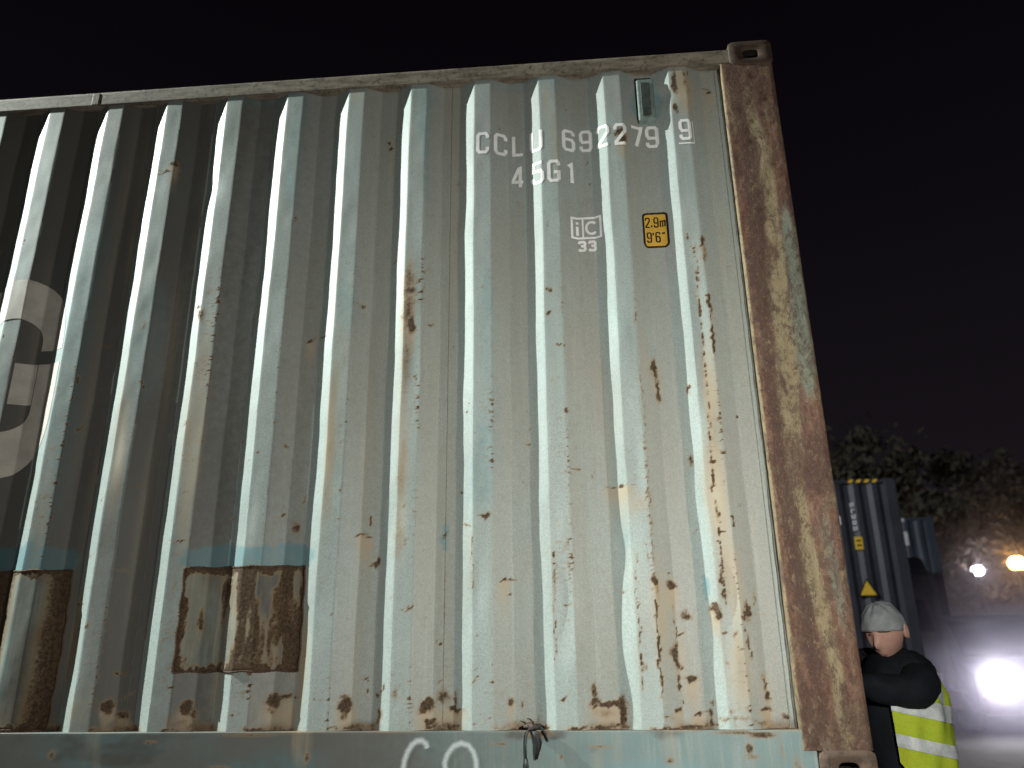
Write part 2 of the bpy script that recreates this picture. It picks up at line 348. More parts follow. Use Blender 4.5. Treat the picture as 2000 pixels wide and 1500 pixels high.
def steel_paint(name, pa, pb, wear=1.0, paint_rough=.55):
    """faded container paint with dirt, retouched patches, run-off and rust driven by wear attributes"""
    t = NT(name)
    big = t.noise(1.7, 5, .6)
    strk = t.noise(1.0, 5, .62, t.obj((26, 26, 1.1)))
    strk2 = t.noise(1.0, 4, .6, t.obj((70, 70, 3.0)))
    grain = t.noise(270, 2, .85)
    fine = t.noise(120, 4, .75)
    mid = t.noise(34, 5, .7)
    c = t.mix(t.rng(big, .3, .7), pa, pb)
    dust = t.attr('dust')
    dm = t.rng(t.math('MULTIPLY', dust, t.math('MULTIPLY_ADD', mid, .8, .6)), .15, .95, 0, .80)
    c = t.mix(dm, c, t.mix(strk, (.280, .270, .232, 1), (.325, .310, .268, 1)))
    c = t.mix(t.rng(strk, .45, .72, 0, .35), c, (.285, .28, .24, 1))
    c = t.mix(t.rng(strk2, .5, .75, 0, .25), c, (.43, .44, .42, 1))
    c = t.mix(t.rng(mid, .50, .75, 0, .28), c, (.215, .21, .195, 1))
    c = t.mix(t.rng(fine, .40, .70, 0, .32), c, (.19, .192, .18, 1))
    c = t.mix(t.rng(grain, .40, .64, 0, .42), c, (.15, .155, .145, 1))
    teal = t.attr('teal')
    tm = t.rng(t.math('MULTIPLY', teal, t.math('MULTIPLY_ADD', mid, .9, t.math('MULTIPLY', strk, .45))), .16, .78)
    darkening = t.attr('darkening')
    c = t.mix(t.rng(t.math('MULTIPLY', darkening, t.math('MULTIPLY_ADD', mid, .6, .7)), .05, 1.0, 0, .93), c, (.088, .082, .074, 1))
    c = t.mix(t.math('MULTIPLY', tm, .85), c, t.mix(darkening, (.135, .245, .27, 1), (.075, .14, .155, 1)))
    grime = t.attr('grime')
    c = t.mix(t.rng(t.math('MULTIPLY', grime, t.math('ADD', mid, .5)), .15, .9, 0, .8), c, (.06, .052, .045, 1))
    run = t.attr('runoff')
    runm = t.rng(t.math('MULTIPLY', run, t.math('ADD', strk2, .5)), .10, .85, 0, .75)
    c = t.mix(runm, c, t.mix(mid, (.30, .21, .125, 1), (.385, .315, .215, 1)))
    rust = t.attr('rust')
    rn = t.noise(78, 6, .78, None, .3)
    rr = t.math('MULTIPLY', rust, t.math('MULTIPLY_ADD', rn, 1.75, .08))
    halo = t.rng(rr, .10, .58, 0, .65)
    c = t.mix(halo, c, (.235, .15, .075, 1))
    rm = t.rng(rr, .36, .72)
    rcol = t.mix(t.rng(t.noise(90, 5, .75), .35, .65), (.032, .021, .014, 1), (.092, .055, .030, 1))
    c = t.mix(rm, c, rcol)
    # scattered chips where the paint has popped off
    vo = t.node('ShaderNodeTexVoronoi')
    vo.inputs['Scale'].default_value = 23
    t.l.new(t.obj(), vo.inputs['Vector'])
    ch = t.math('MULTIPLY', t.rng(t.math('ADD', vo.outputs['Distance'], t.math('MULTIPLY', fine, .10)), .08, .16, 1, 0), t.rng(t.noise(3.3, 3, .6), .54, .64))
    c = t.mix(t.math('MULTIPLY', ch, 0.45 * wear), c, (.085, .06, .045, 1))
    rough = t.math('MULTIPLY_ADD', rm, .35, paint_rough)
    hgt = t.math('ADD', t.math('MULTIPLY', fine, .35), t.math('MULTIPLY', rm, t.noise(240, 3, .7)))
    t.bsdf(c, rough, .35, hgt, .30, .0018)
    return t.mat


def post_rust(name):
    """corner post: rust with remnants of cream and green paint running in vertical streaks"""
    t = NT(name)
    s1 = t.noise(1.0, 6, .68, t.obj((16, 16, 2.2)), .6)
    s2 = t.noise(1.0, 5, .65, t.obj((46, 46, 7)))
    f = t.noise(75, 6, .75)
    f2 = t.noise(230, 4, .75)
    cr, gr, ru = t.attr('cream'), t.attr('green'), t.attr('rust')
    c = t.mix(t.rng(s1, .35, .65), (.118, .050, .034, 1), (.165, .094, .062, 1))
    c = t.mix(t.rng(f, .45, .7, 0, .7), c, (.085, .042, .032, 1))
    crm = t.rng(t.math('MULTIPLY', cr, t.math('MULTIPLY_ADD', s1, 1.0, t.math('MULTIPLY', f, 1.0))), .34, .90, 0, .85)
    c = t.mix(crm, c, t.mix(s2, (.205, .155, .080, 1), (.27, .225, .140, 1)))
    grm = t.rng(t.math('MULTIPLY', gr, t.math('MULTIPLY_ADD', s1, .9, t.math('MULTIPLY', f, 1.1))), .34, .92, 0, .8)
    c = t.mix(grm, c, t.mix(s2, (.105, .155, .130, 1), (.18, .19, .14, 1)))
    rm = t.rng(t.math('MULTIPLY', ru, t.math('MULTIPLY_ADD', f, 1.5, .1)), .32, .85, 0, .85)
    c = t.mix(rm, c, t.mix(s2, (.042, .021, .017, 1), (.088, .042, .030, 1)))
    pat = t.noise(19, 7, .8, t.obj((1, 1, .45)), .8)
    c = t.mix(t.rng(pat, .47, .60, 0, .72), c, t.mix(s2, (.080, .046, .034, 1), (.055, .036, .027, 1)))
    c = t.mix(t.rng(pat, .44, .34, 0, .45), c, (.23, .185, .135, 1))
    br = t.noise(42, 9, .82, t.obj((1, 1, .6)), .5)
    c = t.mix(t.rng(br, .52, .60, 0, .70), c, (.052, .026, .020, 1))
    c = t.mix(t.rng(br, .45, .37, 0, .50), c, t.mix(s2, (.25, .155, .070, 1), (.28, .22, .135, 1)))
    fl = t.noise(120, 8, .8, t.obj((1, 1, .7)))
    c = t.mix(t.rng(fl, .56, .64, 0, .6), c, (.21, .185, .145, 1))
    c = t.mix(t.rng(f2, .42, .72, 0, .45), c, (.05, .032, .027, 1))
    t.bsdf(c, .82, .25, t.math('ADD', t.math('MULTIPLY', f, .8), t.math('ADD', t.math('MULTIPLY', f2, .35), t.math('MULTIPLY', pat, .9))), .85, .005)
    return t.mat


def rail_paint(name, ca, cb, cc):
    t = NT(name)
    s = t.noise(1.0, 6, .7, t.obj((6, 30, 30)))
    f = t.noise(48, 6, .75)
    f2 = t.noise(200, 4, .75)
    c = t.mix(t.rng(s, .36, .64), ca, cb)
    c = t.mix(t.rng(f, .5, .66, 0, .85), c, cc)
    c = t.mix(t.rng(f2, .4, .75, 0, .35), c, tuple(x * .5 for x in cc[:3]) + (1,))
    t.bsdf(c, .7, .3, t.math('ADD', f, f2), .4, .002)
    return t.mat


def marking_paint(name, color, chip=.5):
    """stencilled paint, worn through in places"""
    t = NT(name)
    n = t.noise(95, 5, .75)
    n2 = t.noise(17, 4, .6)
    p = t.bsdf(t.mix(t.rng(n2, .35, .7), color, tuple(c * .82 for c in color)), .6, .3)
    tr = t.node('ShaderNodeBsdfTransparent')
    mx = t.node('ShaderNodeMixShader')
    a = t.math('MULTIPLY', t.rng(t.math('MULTIPLY_ADD', n2, .55, t.math('MULTIPLY', n, .75)), chip, chip + .12), 1.0)
    t.l.new(a, mx.inputs[0])
    t.l.new(p.outputs[0], mx.inputs[1])
    t.l.new(tr.outputs[0], mx.inputs[2])
    t.l.new(mx.outputs[0], t.out.inputs['Surface'])
    return t.mat


def chalk_paint(name):
    t = NT(name)
    n = t.noise(150, 4, .8)
    p = t.bsdf((.62, .66, .68), .9, .1)
    tr = t.node('ShaderNodeBsdfTransparent')
    mx = t.node('ShaderNodeMixShader')
    ed = t.attr('edge')
    a = t.math('MULTIPLY', t.rng(ed, 0.0, 1.0), t.rng(n, .2, .55, .35, .68))
    t.l.new(a, mx.inputs[0])
    t.l.new(tr.outputs[0], mx.inputs[1])
    t.l.new(p.outputs[0], mx.inputs[2])
    t.l.new(mx.outputs[0], t.out.inputs['Surface'])
    return t.mat


M_PANEL = steel_paint('faded_sea_green_paint', (.318, .385, .372, 1), (.325, .358, .342, 1))
M_PATCH = steel_paint('patch_plate_paint', (.105, .135, .112, 1), (.095, .095, .078, 1), 1.5, .75)
M_BOTRAIL = steel_paint('bottom_rail_paint', (.120, .200, .205, 1), (.160, .222, .222, 1), .6)
M_POST = post_rust('rusty_post_paint')
M_TOPRAIL = rail_paint('grimy_top_rail_paint', (.20, .165, .125, 1), (.095, .072, .052, 1), (.038, .028, .021, 1))
M_CAST = rail_paint('grimy_cast_steel', (.058, .034, .022, 1), (.040, .025, .017, 1), (.024, .015, .011, 1))
M_WELD = plain('rusty_weld', (.10, .055, .035), .85, .2, .5, 60)
M_SEAM = plain('painted_weld_seam', (.15, .155, .14), .6, .3, .4, 40)
M_MARK = marking_paint('white_marking_paint', (.80, .78, .77, 1), .94)
M_LOGO = marking_paint('dirty_white_logo_paint', (.52, .47, .42, 1), .95)
M_YELLOW = plain('yellow_label_film', (.62, .36, .055), .45, .4, .15, 20)
M_BLACKINK = plain('black_label_ink', (.018, .015, .012), .5, .3, .3, 40)
M_CHALK = chalk_paint('white_spray_chalk')
M_VENT = plain('dark_vent_plastic', (.060, .070, .062), .7, .3, .5, 30)
M_VENTBODY = plain('vent_body_paint', (.19, .245, .225), .6, .3, .4, 30)
M_DARKSTEEL = plain('dark_chassis_steel', (.03, .032, .035), .6, .4, .4, 6)
M_RUBBER = plain('tyre_rubber', (.015, .015, .016), .85, .2, .3, 20)
M_DOORPAINT = plain('door_sea_green_paint', (.28, .33, .31), .6, .35, .3, 5)
M_HOLE = plain('dark_hole_steel', (.012, .010, .009), .9, .1, .3, 30)

# ---------------------------------------------------------------- ground
def ground_material():
    t = NT('dusty_yard_asphalt')
    a, b, c_ = t.noise(.35, 5, .6), t.noise(5, 6, .7), t.noise(60, 4, .75)
    c = t.mix(t.rng(a, .35, .65), (.12, .11, .105, 1), (.17, .155, .145, 1))
    c = t.mix(t.rng(b, .45, .7, 0, .6), c, (.075, .07, .068, 1))
    c = t.mix(t.rng(c_, .4, .7, 0, .5), c, (.22, .205, .19, 1))
    t.bsdf(c, .8, .3, t.math('ADD', b, c_), .5, .01)
    return t.mat


g = MB()
g.add([(-250, -250, 0), (250, -250, 0), (250, 250, 0), (-250, 250, 0)], [(0, 1, 2, 3)])
tag(g.build('ground', ground_material()), kind='structure')

# ---------------------------------------------------------------- the container
PITCH = .2819
A, Bq, Cq = .073, .142, .2135
DEPTH = .036
Z0, Z1 = .180, 2.828
box = empty('shipping_container', (0, 0, BASE), 'pale sea green corrugated shipping container with rusty corner post, filling the view', 'shipping container')


def raw_depth(x):
    q = np.mod(np.asarray(x, float), PITCH)
    d = np.where(q < A, 0.0, np.where(q < Bq, (q - A) / (Bq - A), np.where(q < Cq, 1.0, 1 - (q - Cq) / (PITCH - Cq))))
    return d * DEPTH


DENTS = [(-.52, .58, .05, .16, .012), (-.50, .40, .03, .10, -.006), (.02, .45, .05, .13, .010), (.05, .62, .03, .09, .009), (.075, .38, .025, .10, .007),
         (-.24, 1.05, .04, .10, .006), (-.79, .95, .05, .2, .004), (-.02, 2.68, .04, .05, .008), (-1.45, .52, .08, .16, .006), (-2.33, .45, .07, .2, .010),
         (-.27, 1.55, .04, .12, -.005), (-.30, .75, .035, .10, .008), (-.28, .48, .03, .08, -.006), (.0, .95, .03, .10, .007), (.03, 1.2, .03, .08, -.005), (-.56, .85, .03, .09, .006), (-.83, .62, .03, .10, .006), (-1.13, .9, .03, .1, .005), (-1.69, .9, .03, .12, .006), (-2.25, 1.2, .03, .12, .006), (-1.08, 1.5, .05, .15, .005), (.03, 1.55, .03, .3, .006), (-2.0, 2.35, .05, .07, .006)]


def fold_shift(x, z):
    return .013 * (fbm(np.asarray(x) * 2.6, np.asarray(z) * 2.0, 5, 4) - .5) * sstep(.18, .5, z) * sstep(2.82, 2.5, z)


def wall_y(x, z):
    """how far the sheet lies behind the outer plane: folds, dents and buckling"""
    x = np.asarray(x, float); z = np.asarray(z, float)
    xs = x + fold_shift(x, z)
    d = sum(raw_depth(xs + o) for o in (-.0016, -.0008, 0, .0008, .0016)) / 5
    buck = .0062 * (fbm(x * 3.1, z * 2.2, 1, 3) - .5) + .0022 * (fbm(x * 14, z * 7, 2, 2) - .5)
    buck = buck * sstep(.18, .30, z) * sstep(2.83, 2.72, z)
    for cx, cz, sx, sz, am in DENTS:
        buck = buck + am * np.exp(-((x - cx) / sx) ** 2 - ((z - cz) / sz) ** 2)
    return d + buck


# small specks and scratches scattered over the sheet
_r = np.random.RandomState(77)
for _ in range(160):
    _s = _r.rand() ** 2
    RUST_SPOTS.append((_r.uniform(-3.05, .19), .2 + 2.5 * _r.rand() ** 1.5, .002 + .005 * _s, .002 + .007 * _s, _r.uniform(.5, .85)))
for _ in range(70):
    _x, _z, _a = _r.uniform(-3.0, .18), .2 + 2.4 * _r.rand() ** 1.4, _r.choice([0, 0, 1.57, 1.2, .5])
    _l = _r.uniform(.012, .045)
    RUST_LINES.append(([(_x, _z), (_x + _l * math.cos(_a), _z + _l * math.sin(_a))], .0022, _r.uniform(.5, .9)))


def wear_fields(X, Z):
    wx = X + .022 * (fbm(X * 42, Z * 34, 21, 3) - .5) + .008 * (vnoise(X * 160, Z * 120, 23) - .5)
    wz = Z + .030 * (fbm(X * 42, Z * 34, 31, 3) - .5) + .008 * (vnoise(X * 160, Z * 160, 33) - .5)
    rust = np.zeros_like(X); run = np.zeros_like(X); teal = np.zeros_like(X); grime = np.zeros_like(X)
    for x, z, rx, rz, s in RUST_SPOTS:
        rust = np.maximum(rust, s * np.exp(-.8 * (((wx - x) / max(rx, .004)) ** 2 + ((wz - z) / max(rz, .004)) ** 2) ** 1.2))
        if s > .85 and rx > .012:       # rust water runs down from the bigger spots
            dz = z - wz
            run = np.maximum(run, 1.1 * s * np.exp(-((wx - x) / (rx * 1.2)) ** 2) * sstep(-.02, .02, dz) * np.exp(-dz.clip(0) / .11))
    for pts, hw, s in RUST_LINES:
        hw = max(hw, .0035)
        for (xa, za), (xb, zb) in zip(pts[:-1], pts[1:]):
            dx, dz = xb - xa, zb - za
            tt = np.clip(((wx - xa) * dx + (wz - za) * dz) / (dx * dx + dz * dz), 0, 1)
            dd = np.hypot(wx - xa - tt * dx, wz - za - tt * dz)
            mod = .55 + .75 * vnoise(X * 30, Z * 26, 41)
            rust = np.maximum(rust, s * mod * np.exp(-(dd / hw) ** 2 * .8))
            run = np.maximum(run, .35 * s * np.exp(-(dd / (hw * 4)) ** 2))
    for x, z, rx, rz, s in RUNOFF:
        run = np.maximum(run, s * np.exp(-(((X - x) / rx) ** 2 + ((Z - z) / rz) ** 2)) * (.55 + .9 * fbm(X * 30, Z * 3, 51, 3)))
    for x, z, rx, rz, s in TEAL:
        q = (((wx - x) / rx) ** 2 + ((wz - z) / rz) ** 2)
        teal = np.maximum(teal, s * sstep(1.5, .55, q))
    for x, z, rx, rz, s in GRIME:
        grime = np.maximum(grime, s * np.exp(-(((X - x) / rx) ** 2 + ((Z - z) / rz) ** 2)))
    # speckles along the fold edges, denser on the ribs at the left
    q = np.mod(X, PITCH)
    edge = np.exp(-((q - A) / .010) ** 2) + .6 * np.exp(-(q / .008) ** 2) + .5 * ((q > .01) & (q < A))
    sp = vnoise(X * 85, Z * 260, 61) * (.4 + .9 * fbm(X * 3, Z * 5, 63, 2))
    side = np.where(X < -.95, 1.0, .8)
    rust = np.maximum(rust, .95 * sstep(.56, .80, sp) * np.clip(edge, 0, 1) * side * sstep(2.3, 1.7, Z) * (.35 + .9 * fbm(np.floor(X / PITCH) * 9.1, Z * 1.1, 65, 2)))
    # dirt settling in the foot of the grooves; darker just under the top rail
    dep = raw_depth(X) / DEPTH
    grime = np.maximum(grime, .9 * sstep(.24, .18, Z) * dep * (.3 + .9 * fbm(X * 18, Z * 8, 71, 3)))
    rust = np.maximum(rust, .75 * sstep(.225, .185, Z) * dep * fbm(X * 12, Z * 30, 75, 3) * 1.3)
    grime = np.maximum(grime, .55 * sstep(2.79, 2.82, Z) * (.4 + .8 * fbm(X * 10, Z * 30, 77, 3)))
    teal = np.maximum(teal, .6 * sstep(2.70, 2.81, Z) * sstep(.45, .7, fbm(X * 2.5, Z * 9, 79, 3)))
    run = np.maximum(run, .32 * sstep(.50, .75, fbm(X * 12, Z * .7, 81, 3)) * (.4 + .6 * dep))
    teal = np.maximum(teal, .60 * sstep(.52, .78, fbm(X * 7, Z * 1.5, 85, 3)) * (1 - .3 * dep))
    dust = np.where((q > A) & (q < Cq), 1.0, .25) * (.25 + 1.0 * fbm(X * 6, Z * 1.2, 87, 4)) + .25 * sstep(2.2, 2.8, Z)
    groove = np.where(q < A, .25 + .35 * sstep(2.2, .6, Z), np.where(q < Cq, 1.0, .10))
    darkening = sstep(-.85, -2.35, X + .5 * (fbm(X * 1.1, Z * .8, 88, 3) - .5)) * groove * (.80 + .5 * fbm(X * 5, Z * 1.5, 89, 4))  # darker towards the left, fullest on inner flats and right-facing webs
    return dict(rust=rust, runoff=run, teal=teal, grime=grime, dust=dust, darkening=darkening)


NZ = 408
seams = [.2215, -4 * PITCH + .178, -8 * PITCH + .178, -12 * PITCH + .178, -16 * PITCH + .178]
for i in range(4):
    xr, xl = seams[i], seams[i + 1]
    nz = NZ if i < 3 else 60
    cols = []
    for k in range(math.floor(xl / PITCH), math.ceil(xr / PITCH)):
        for s0, s1 in ((0, A), (A, Bq), (Bq, Cq), (Cq, PITCH)):
            cols += [k * PITCH + s0 + q for q in (-.0016, 0, .0016)]
            cols += list(np.linspace(k * PITCH + s0, k * PITCH + s1, 9)[1:-1])
    cols = np.array([xl] + sorted(c for c in cols if xl + .002 < c < xr - .002) + [xr])
    X, Z = np.meshgrid(cols, np.linspace(Z0, Z1, nz))
    X = X - fold_shift(X, Z)
    V = np.stack([X, wall_y(X, Z), Z], -1)
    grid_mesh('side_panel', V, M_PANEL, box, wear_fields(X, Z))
# the rest of the long side, the far side, roof and floor close the box beyond the picture
XL = -11.75
def fold_sheet(name, x0, x1, y, sgn, mat):
    brk = []
    k0, k1 = math.floor(x0 / PITCH), math.ceil(x1 / PITCH)
    for k in range(k0, k1 + 1):
        for o in (0, A, Bq, Cq):
            xx = k * PITCH + o
            if x0 < xx < x1: brk.append(xx)
    xs2 = np.array([x0] + brk + [x1])
    X, Z = np.meshgrid(xs2, np.array([Z0, Z1]))
    V = np.stack([X, y + sgn * raw_depth(X), Z], -1)
    return grid_mesh(name, V, mat, box, smooth=False)
fold_sheet('side_panel', XL, seams[4], 0.0, 1, M_DOORPAINT)
fold_sheet('side_panel', XL, .2215, 2.438, -1, M_DOORPAINT)
b = MB(); b.box(XL, .25, .01, 2.43, 2.85, 2.87); b.build('roof', M_DOORPAINT, box)
b = MB(); b.box(XL, .40, .01, 2.43, .14, .17); b.build('floor', M_DARKSTEEL, box)
b = MB(); b.box(XL - .02, XL, .0, 2.438, .0, 2.89); b.build('front_wall', M_DOORPAINT, box)
for s in (0, 1):
    b = MB(); b.box(.400, .435, .17 + s * 1.055, 1.215 + s * 1.055, .13, 2.78, .006)
    for kz in range(5):
        b.box(.435, .447, .25 + s * 1.055, 1.13 + s * 1.055, .3 + kz * .52, .55 + kz * .52, .004)
    dr = b.build('door', M_DOORPAINT, box)
    for yy in (.42, .95):
        b = MB(); b.cyl((.475, yy + s * 1.055, .1), (.475, yy + s * 1.055, 2.8), .017, 10); b.build('locking_bar', M_CAST, dr)

# weld seams between the pressed sheets
for xsm in seams[1:4]:
    zz = np.linspace(Z0, Z1, 330)
    jj = .0012 * np.sin(zz * 420) + .001 * (vnoise(zz * 90, zz * 0, 3) - .5)
    pts = [(xsm + j, float(wall_y(xsm, z_)) - .0003, z_) for j, z_ in zip(jj, zz)]
    b = MB(); b.tube(pts, [.0009 + .0003 * math.sin(z_ * 300) for z_ in zz], 5); b.build('weld_seam', M_SEAM, box, True)

# rails
def rail_grid(name, x0, x1, prof, step, mat, rust_fn=None, wob=.0):
    """prof is a list of (y, z); the profile runs along x"""
    xs2 = np.linspace(x0, x1, int((x1 - x0) / step) + 2)
    pr = np.array(prof)
    Xg = np.repeat(xs2[None, :], len(pr), 0)
    Yg = np.repeat(pr[:, 0:1], len(xs2), 1)
    Zg = np.repeat(pr[:, 1:2], len(xs2), 1)
    Yg = Yg + wob * (fbm(Xg * 4, Zg * 6, 9, 3) - .5)
    at = rust_fn(Xg, Zg) if rust_fn else None
    return grid_mesh(name, np.stack([Xg, Yg, Zg], -1), mat, box, at)

pf = [(.06, 2.818), (-.0035, 2.818), (-.0050, 2.8195)] + [(-.0052, z_) for z_ in np.linspace(2.823, 2.882, 9)] + [(-.0042, 2.8865), (-.0015, 2.888), (.06, 2.889)]
rail_grid('top_side_rail', XL, .262, pf, .03, M_TOPRAIL, None, .0012)
# small weld blobs and scars on the top rail
for xq, ww in ((-2.62, .035),):
    b = MB(); b.box(xq, xq + ww, -.0072, .0, 2.821, 2.884, .003); b.build('rail_joint', M_TOPRAIL, box)


def rail_wear(X, Z):
    ru = .0 * X
    for x, z, rx, rz, s in [(.055, .125, .012, .02, 1.0), (.06, .10, .03, .012, .6), (-.33, .055, .03, .01, .6), (.10, .165, .05, .012, .9), (-.75, .14, .03, .006, .7), (-1.4, .10, .012, .02, .8), (-.42, .13, .05, .005, .8), (-1.95, .15, .03, .006, .8), (-2.3, .11, .015, .02, .7), (-.2, .09, .02, .012, .7), (-1.7, .07, .05, .006, .7), (-.55, .10, .01, .012, .7), (.02, .172, .09, .008, .7), (.16, .12, .008, .05, .5), (-1.6, .17, .12, .008, .6), (-.62, .17, .05, .012, .8), (.2, .07, .02, .05, .5)]:
        ru = np.maximum(ru, s * np.exp(-((X - x) / rx) ** 2 - ((Z - z) / rz) ** 2))
    ru = np.maximum(ru, .55 * sstep(.165, .18, Z) * fbm(X * 9, Z * 50, 91, 3))
    return dict(rust=ru, runoff=.4 * sstep(.55, .8, fbm(X * 9, Z * 3, 93, 3)), teal=.75 * sstep(.40, .70, fbm(X * 2.2, Z * 5, 95, 3)), grime=np.maximum(.75 * sstep(.45, .72, fbm(X * 5, Z * 12, 97, 4)), 1.1 * sstep(.1778, .1795, Z) * sstep(-1.5, -.9, X) * (.6 + fbm(X * 8, Z * 0, 96, 3))), dust=.35 * fbm(X * 4, Z * 8, 98, 3), darkening=1.15 * sstep(.3, -1.9, X) * (.7 + .6 * fbm(X * 4, Z * 5, 99, 3)))  # rail also gets darker towards the left


pf = [(.062, .1802), (.04, .1800), (.015, .1798), (-.004, .1795), (-.0058, .1782), (-.0060, .176)] + [(-.006, z_) for z_ in np.linspace(.170, .014, 22)] + [(-.004, .012), (.06, .012)]
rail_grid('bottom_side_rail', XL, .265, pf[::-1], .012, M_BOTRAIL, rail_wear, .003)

# corner post: a folded section running up between the castings
def post(x0=.2225, x1=.4455):
    prof = [(x0 + .004, .060), (x0, .045), (x0, .02), (x0, -.004), (x0 + .002, -.0075), (x0 + .007, -.0082)]
    prof += [(x_, -.0084) for x_ in np.linspace(x0 + .014, x1 - .022, 20)]
    prof += [(x1 - .022 + .022 * math.sin(a_), -.0084 + .022 * (1 - math.cos(a_))) for a_ in np.linspace(.25, math.pi / 2, 7)]
    prof += [(x1, .05), (x1, .10), (x1, .155), (x1 - .05, .158)]
    prof = np.array(prof)
    zs2 = np.linspace(.118, 2.812, 300)
    X, Z = np.meshgrid(prof[:, 0], zs2)
    Yv = np.repeat(prof[None, :, 1], len(zs2), 0)
    Yv = Yv + .006 * (fbm(X * 14, Z * 6, 13, 3) - .5) * sstep(.0, .03, X - x0) + .0025 * (fbm(X * 60, Z * 50, 14, 3) - .5)
    u = (X - x0) / (x1 - x0)
    wob = fbm(X * 9, Z * 1.6, 15, 3) - .5
    cream = np.exp(-((u - .52 - .40 * wob) / .15) ** 2) * (.45 + .8 * sstep(2.75, 2.3, Z) * (.3 + fbm(Z * 1.5, Z * 0, 16, 2)))
    cream = np.maximum(cream, .62 * sstep(.45, .65, fbm(X * 22, Z * 9, 17, 4)))
    cream = np.maximum(cream, 1.1 * sstep(.06, .0, u) * sstep(.35, .6, fbm(X * 3, Z * 3, 18, 3) + .25))
    green = np.exp(-((u - .80 - .2 * wob) / .16) ** 2) * (sstep(1.15, 1.45, Z) * sstep(2.25, 1.95, Z) * 1.3 + .70 * sstep(.3, .6, Z) * sstep(1.05, .8, Z))
    rust = np.exp(-((u - .27 - .25 * wob) / .17) ** 2) * 1.1 + 1.0 * sstep(.55, .75, fbm(X * 16, Z * 4, 19, 4))
    rust = np.maximum(rust, sstep(1.25, 1.12, Z) * sstep(.85, 1.0, Z) * .9)
    rust = np.maximum(rust, sstep(.42, .2, Z) * .75)
    rust = np.maximum(rust, sstep(2.35, 2.6, Z) * .7) * sstep(.03, .08, u)
    return grid_mesh('corner_post', np.stack([X, Yv, Z], -1), M_POST, box, dict(cream=cream, green=green, rust=rust))


post()
b = MB(); b.box(.2225, .4455, 2.33, 2.446, .118, 2.812, .008); b.build('corner_post', M_CAST, box)
# cover strip where the sheet meets the post
b = MB()
zz = np.linspace(.182, 2.816, 60)
b.tube([(.2195 + .0008 * math.sin(z_ * 40), .0345, z_) for z_ in zz], .0045, 6)
b.build('weld_seam', M_SEAM, box, True)
b = MB(); b.box(.2005, .2035, .0325, .0355, .182, 2.816); b.build('weld_seam', M_VENTBODY, box)


def casting(x0, x1, y0, z0, z1, holez):
    """corner casting: rounded block with an oblong hole through its side face"""
    mb = MB()
    cx, cz = (x0 + x1) / 2, holez
    n = 40
    hw, hh = (x1 - x0) / 2, (z1 - z0) / 2
    zc = (z0 + z1) / 2
    out, inn = [], []
    for k in range(n):
        a_ = 2 * math.pi * (k + .5) / n
        ca, sa = math.cos(a_), math.sin(a_)
        p = 8.0
        r_ = (abs(ca) ** p + abs(sa) ** p) ** (-1 / p)
        out.append((cx + hw * r_ * ca, zc + hh * r_ * sa))
        q = 3.2
        r_ = (abs(ca) ** q + abs(sa) ** q) ** (-1 / q)
        inn.append((cx + .0345 * r_ * ca, cz + .024 * r_ * sa))
    mid_ = [((o[0] * .55 + i_[0] * .45), (o[1] * .55 + i_[1] * .45)) for o, i_ in zip(out, inn)]
    sh = lambda pts, k, y: [(cx + (a_ - cx) * k, y, zc + (c_ - zc) * k) for a_, c_ in pts]
    rings = [sh(out, .97, .16), sh(out, 1, .155), sh(out, 1, y0 + .009), sh(out, .985, y0 + .003), sh(out, .955, y0)]
    rings += [[(a_, y0, c_) for a_, c_ in mid_], [(a_, y0, c_) for a_, c_ in inn], [(cx + (a_ - cx) * .93, y0 + .004, cz + (c_ - cz) * .93) for a_, c_ in inn]]
    mb.loft(rings, True, False)
    mb.mat = 1
    mb.loft([[(cx + (a_ - cx) * .93, y0 + .004, cz + (c_ - cz) * .93) for a_, c_ in inn], [(cx + (a_ - cx) * .92, y0 + .07, cz + (c_ - cz) * .92) for a_, c_ in inn]], False, True)
    return mb.build('corner_casting', [M_CAST if z0 > 1 else M_POSTCAST, M_HOLE], box, False)


M_POSTCAST = rail_paint('rusty_lower_casting', (.105, .068, .048, 1), (.078, .050, .038, 1), (.042, .026, .020, 1))
c_up = casting(.262, .4475, -.0125, 2.800, 2.922, 2.853)
c_lo = casting(.268, .4475, -.0125, .0, .120, .062)
for o in (c_up, c_lo):
    pol = o.data.polygons
    pol.foreach_set('use_smooth', [True] * len(pol))
for zz0 in (.0, 2.80):
    b = MB(); b.box(.268, .4475, 2.29, 2.45, zz0, zz0 + .12, .008); b.build('corner_casting', M_CAST, box)
    for yy0 in (-.012, 2.29):
        b = MB(); b.box(XL - .03, XL + .15, yy0, yy0 + .16, zz0, zz0 + .12, .008); b.build('corner_casting', M_CAST, box)

# ---------------------------------------------------------------- markings on the container
def strip_edges(path, width, closed=False):
    P = [Vector((p[0], p[1])) for p in path]
    n = len(P)
    L, R = [], []
    for i in range(n):
        if closed:
            a_, c_ = P[(i - 1) % n], P[(i + 1) % n]
            d0, d1 = (P[i] - a_).normalized(), (c_ - P[i]).normalized()
        else:
            d0 = (P[i] - P[i - 1]).normalized() if i > 0 else (P[1] - P[0]).normalized()
            d1 = (P[i + 1] - P[i]).normalized() if i < n - 1 else d0
        t = (d0 + d1)
        t = t.normalized() if t.length > 1e-6 else d0
        nv = Vector((-t.y, t.x))
        k = 1 / max(.5, nv.dot(Vector((-d0.y, d0.x))))
        L.append(P[i] + nv * width / 2 * k)
        R.append(P[i] - nv * width / 2 * k)
    if closed:
        L.append(L[0]); R.append(R[0])
    return L, R


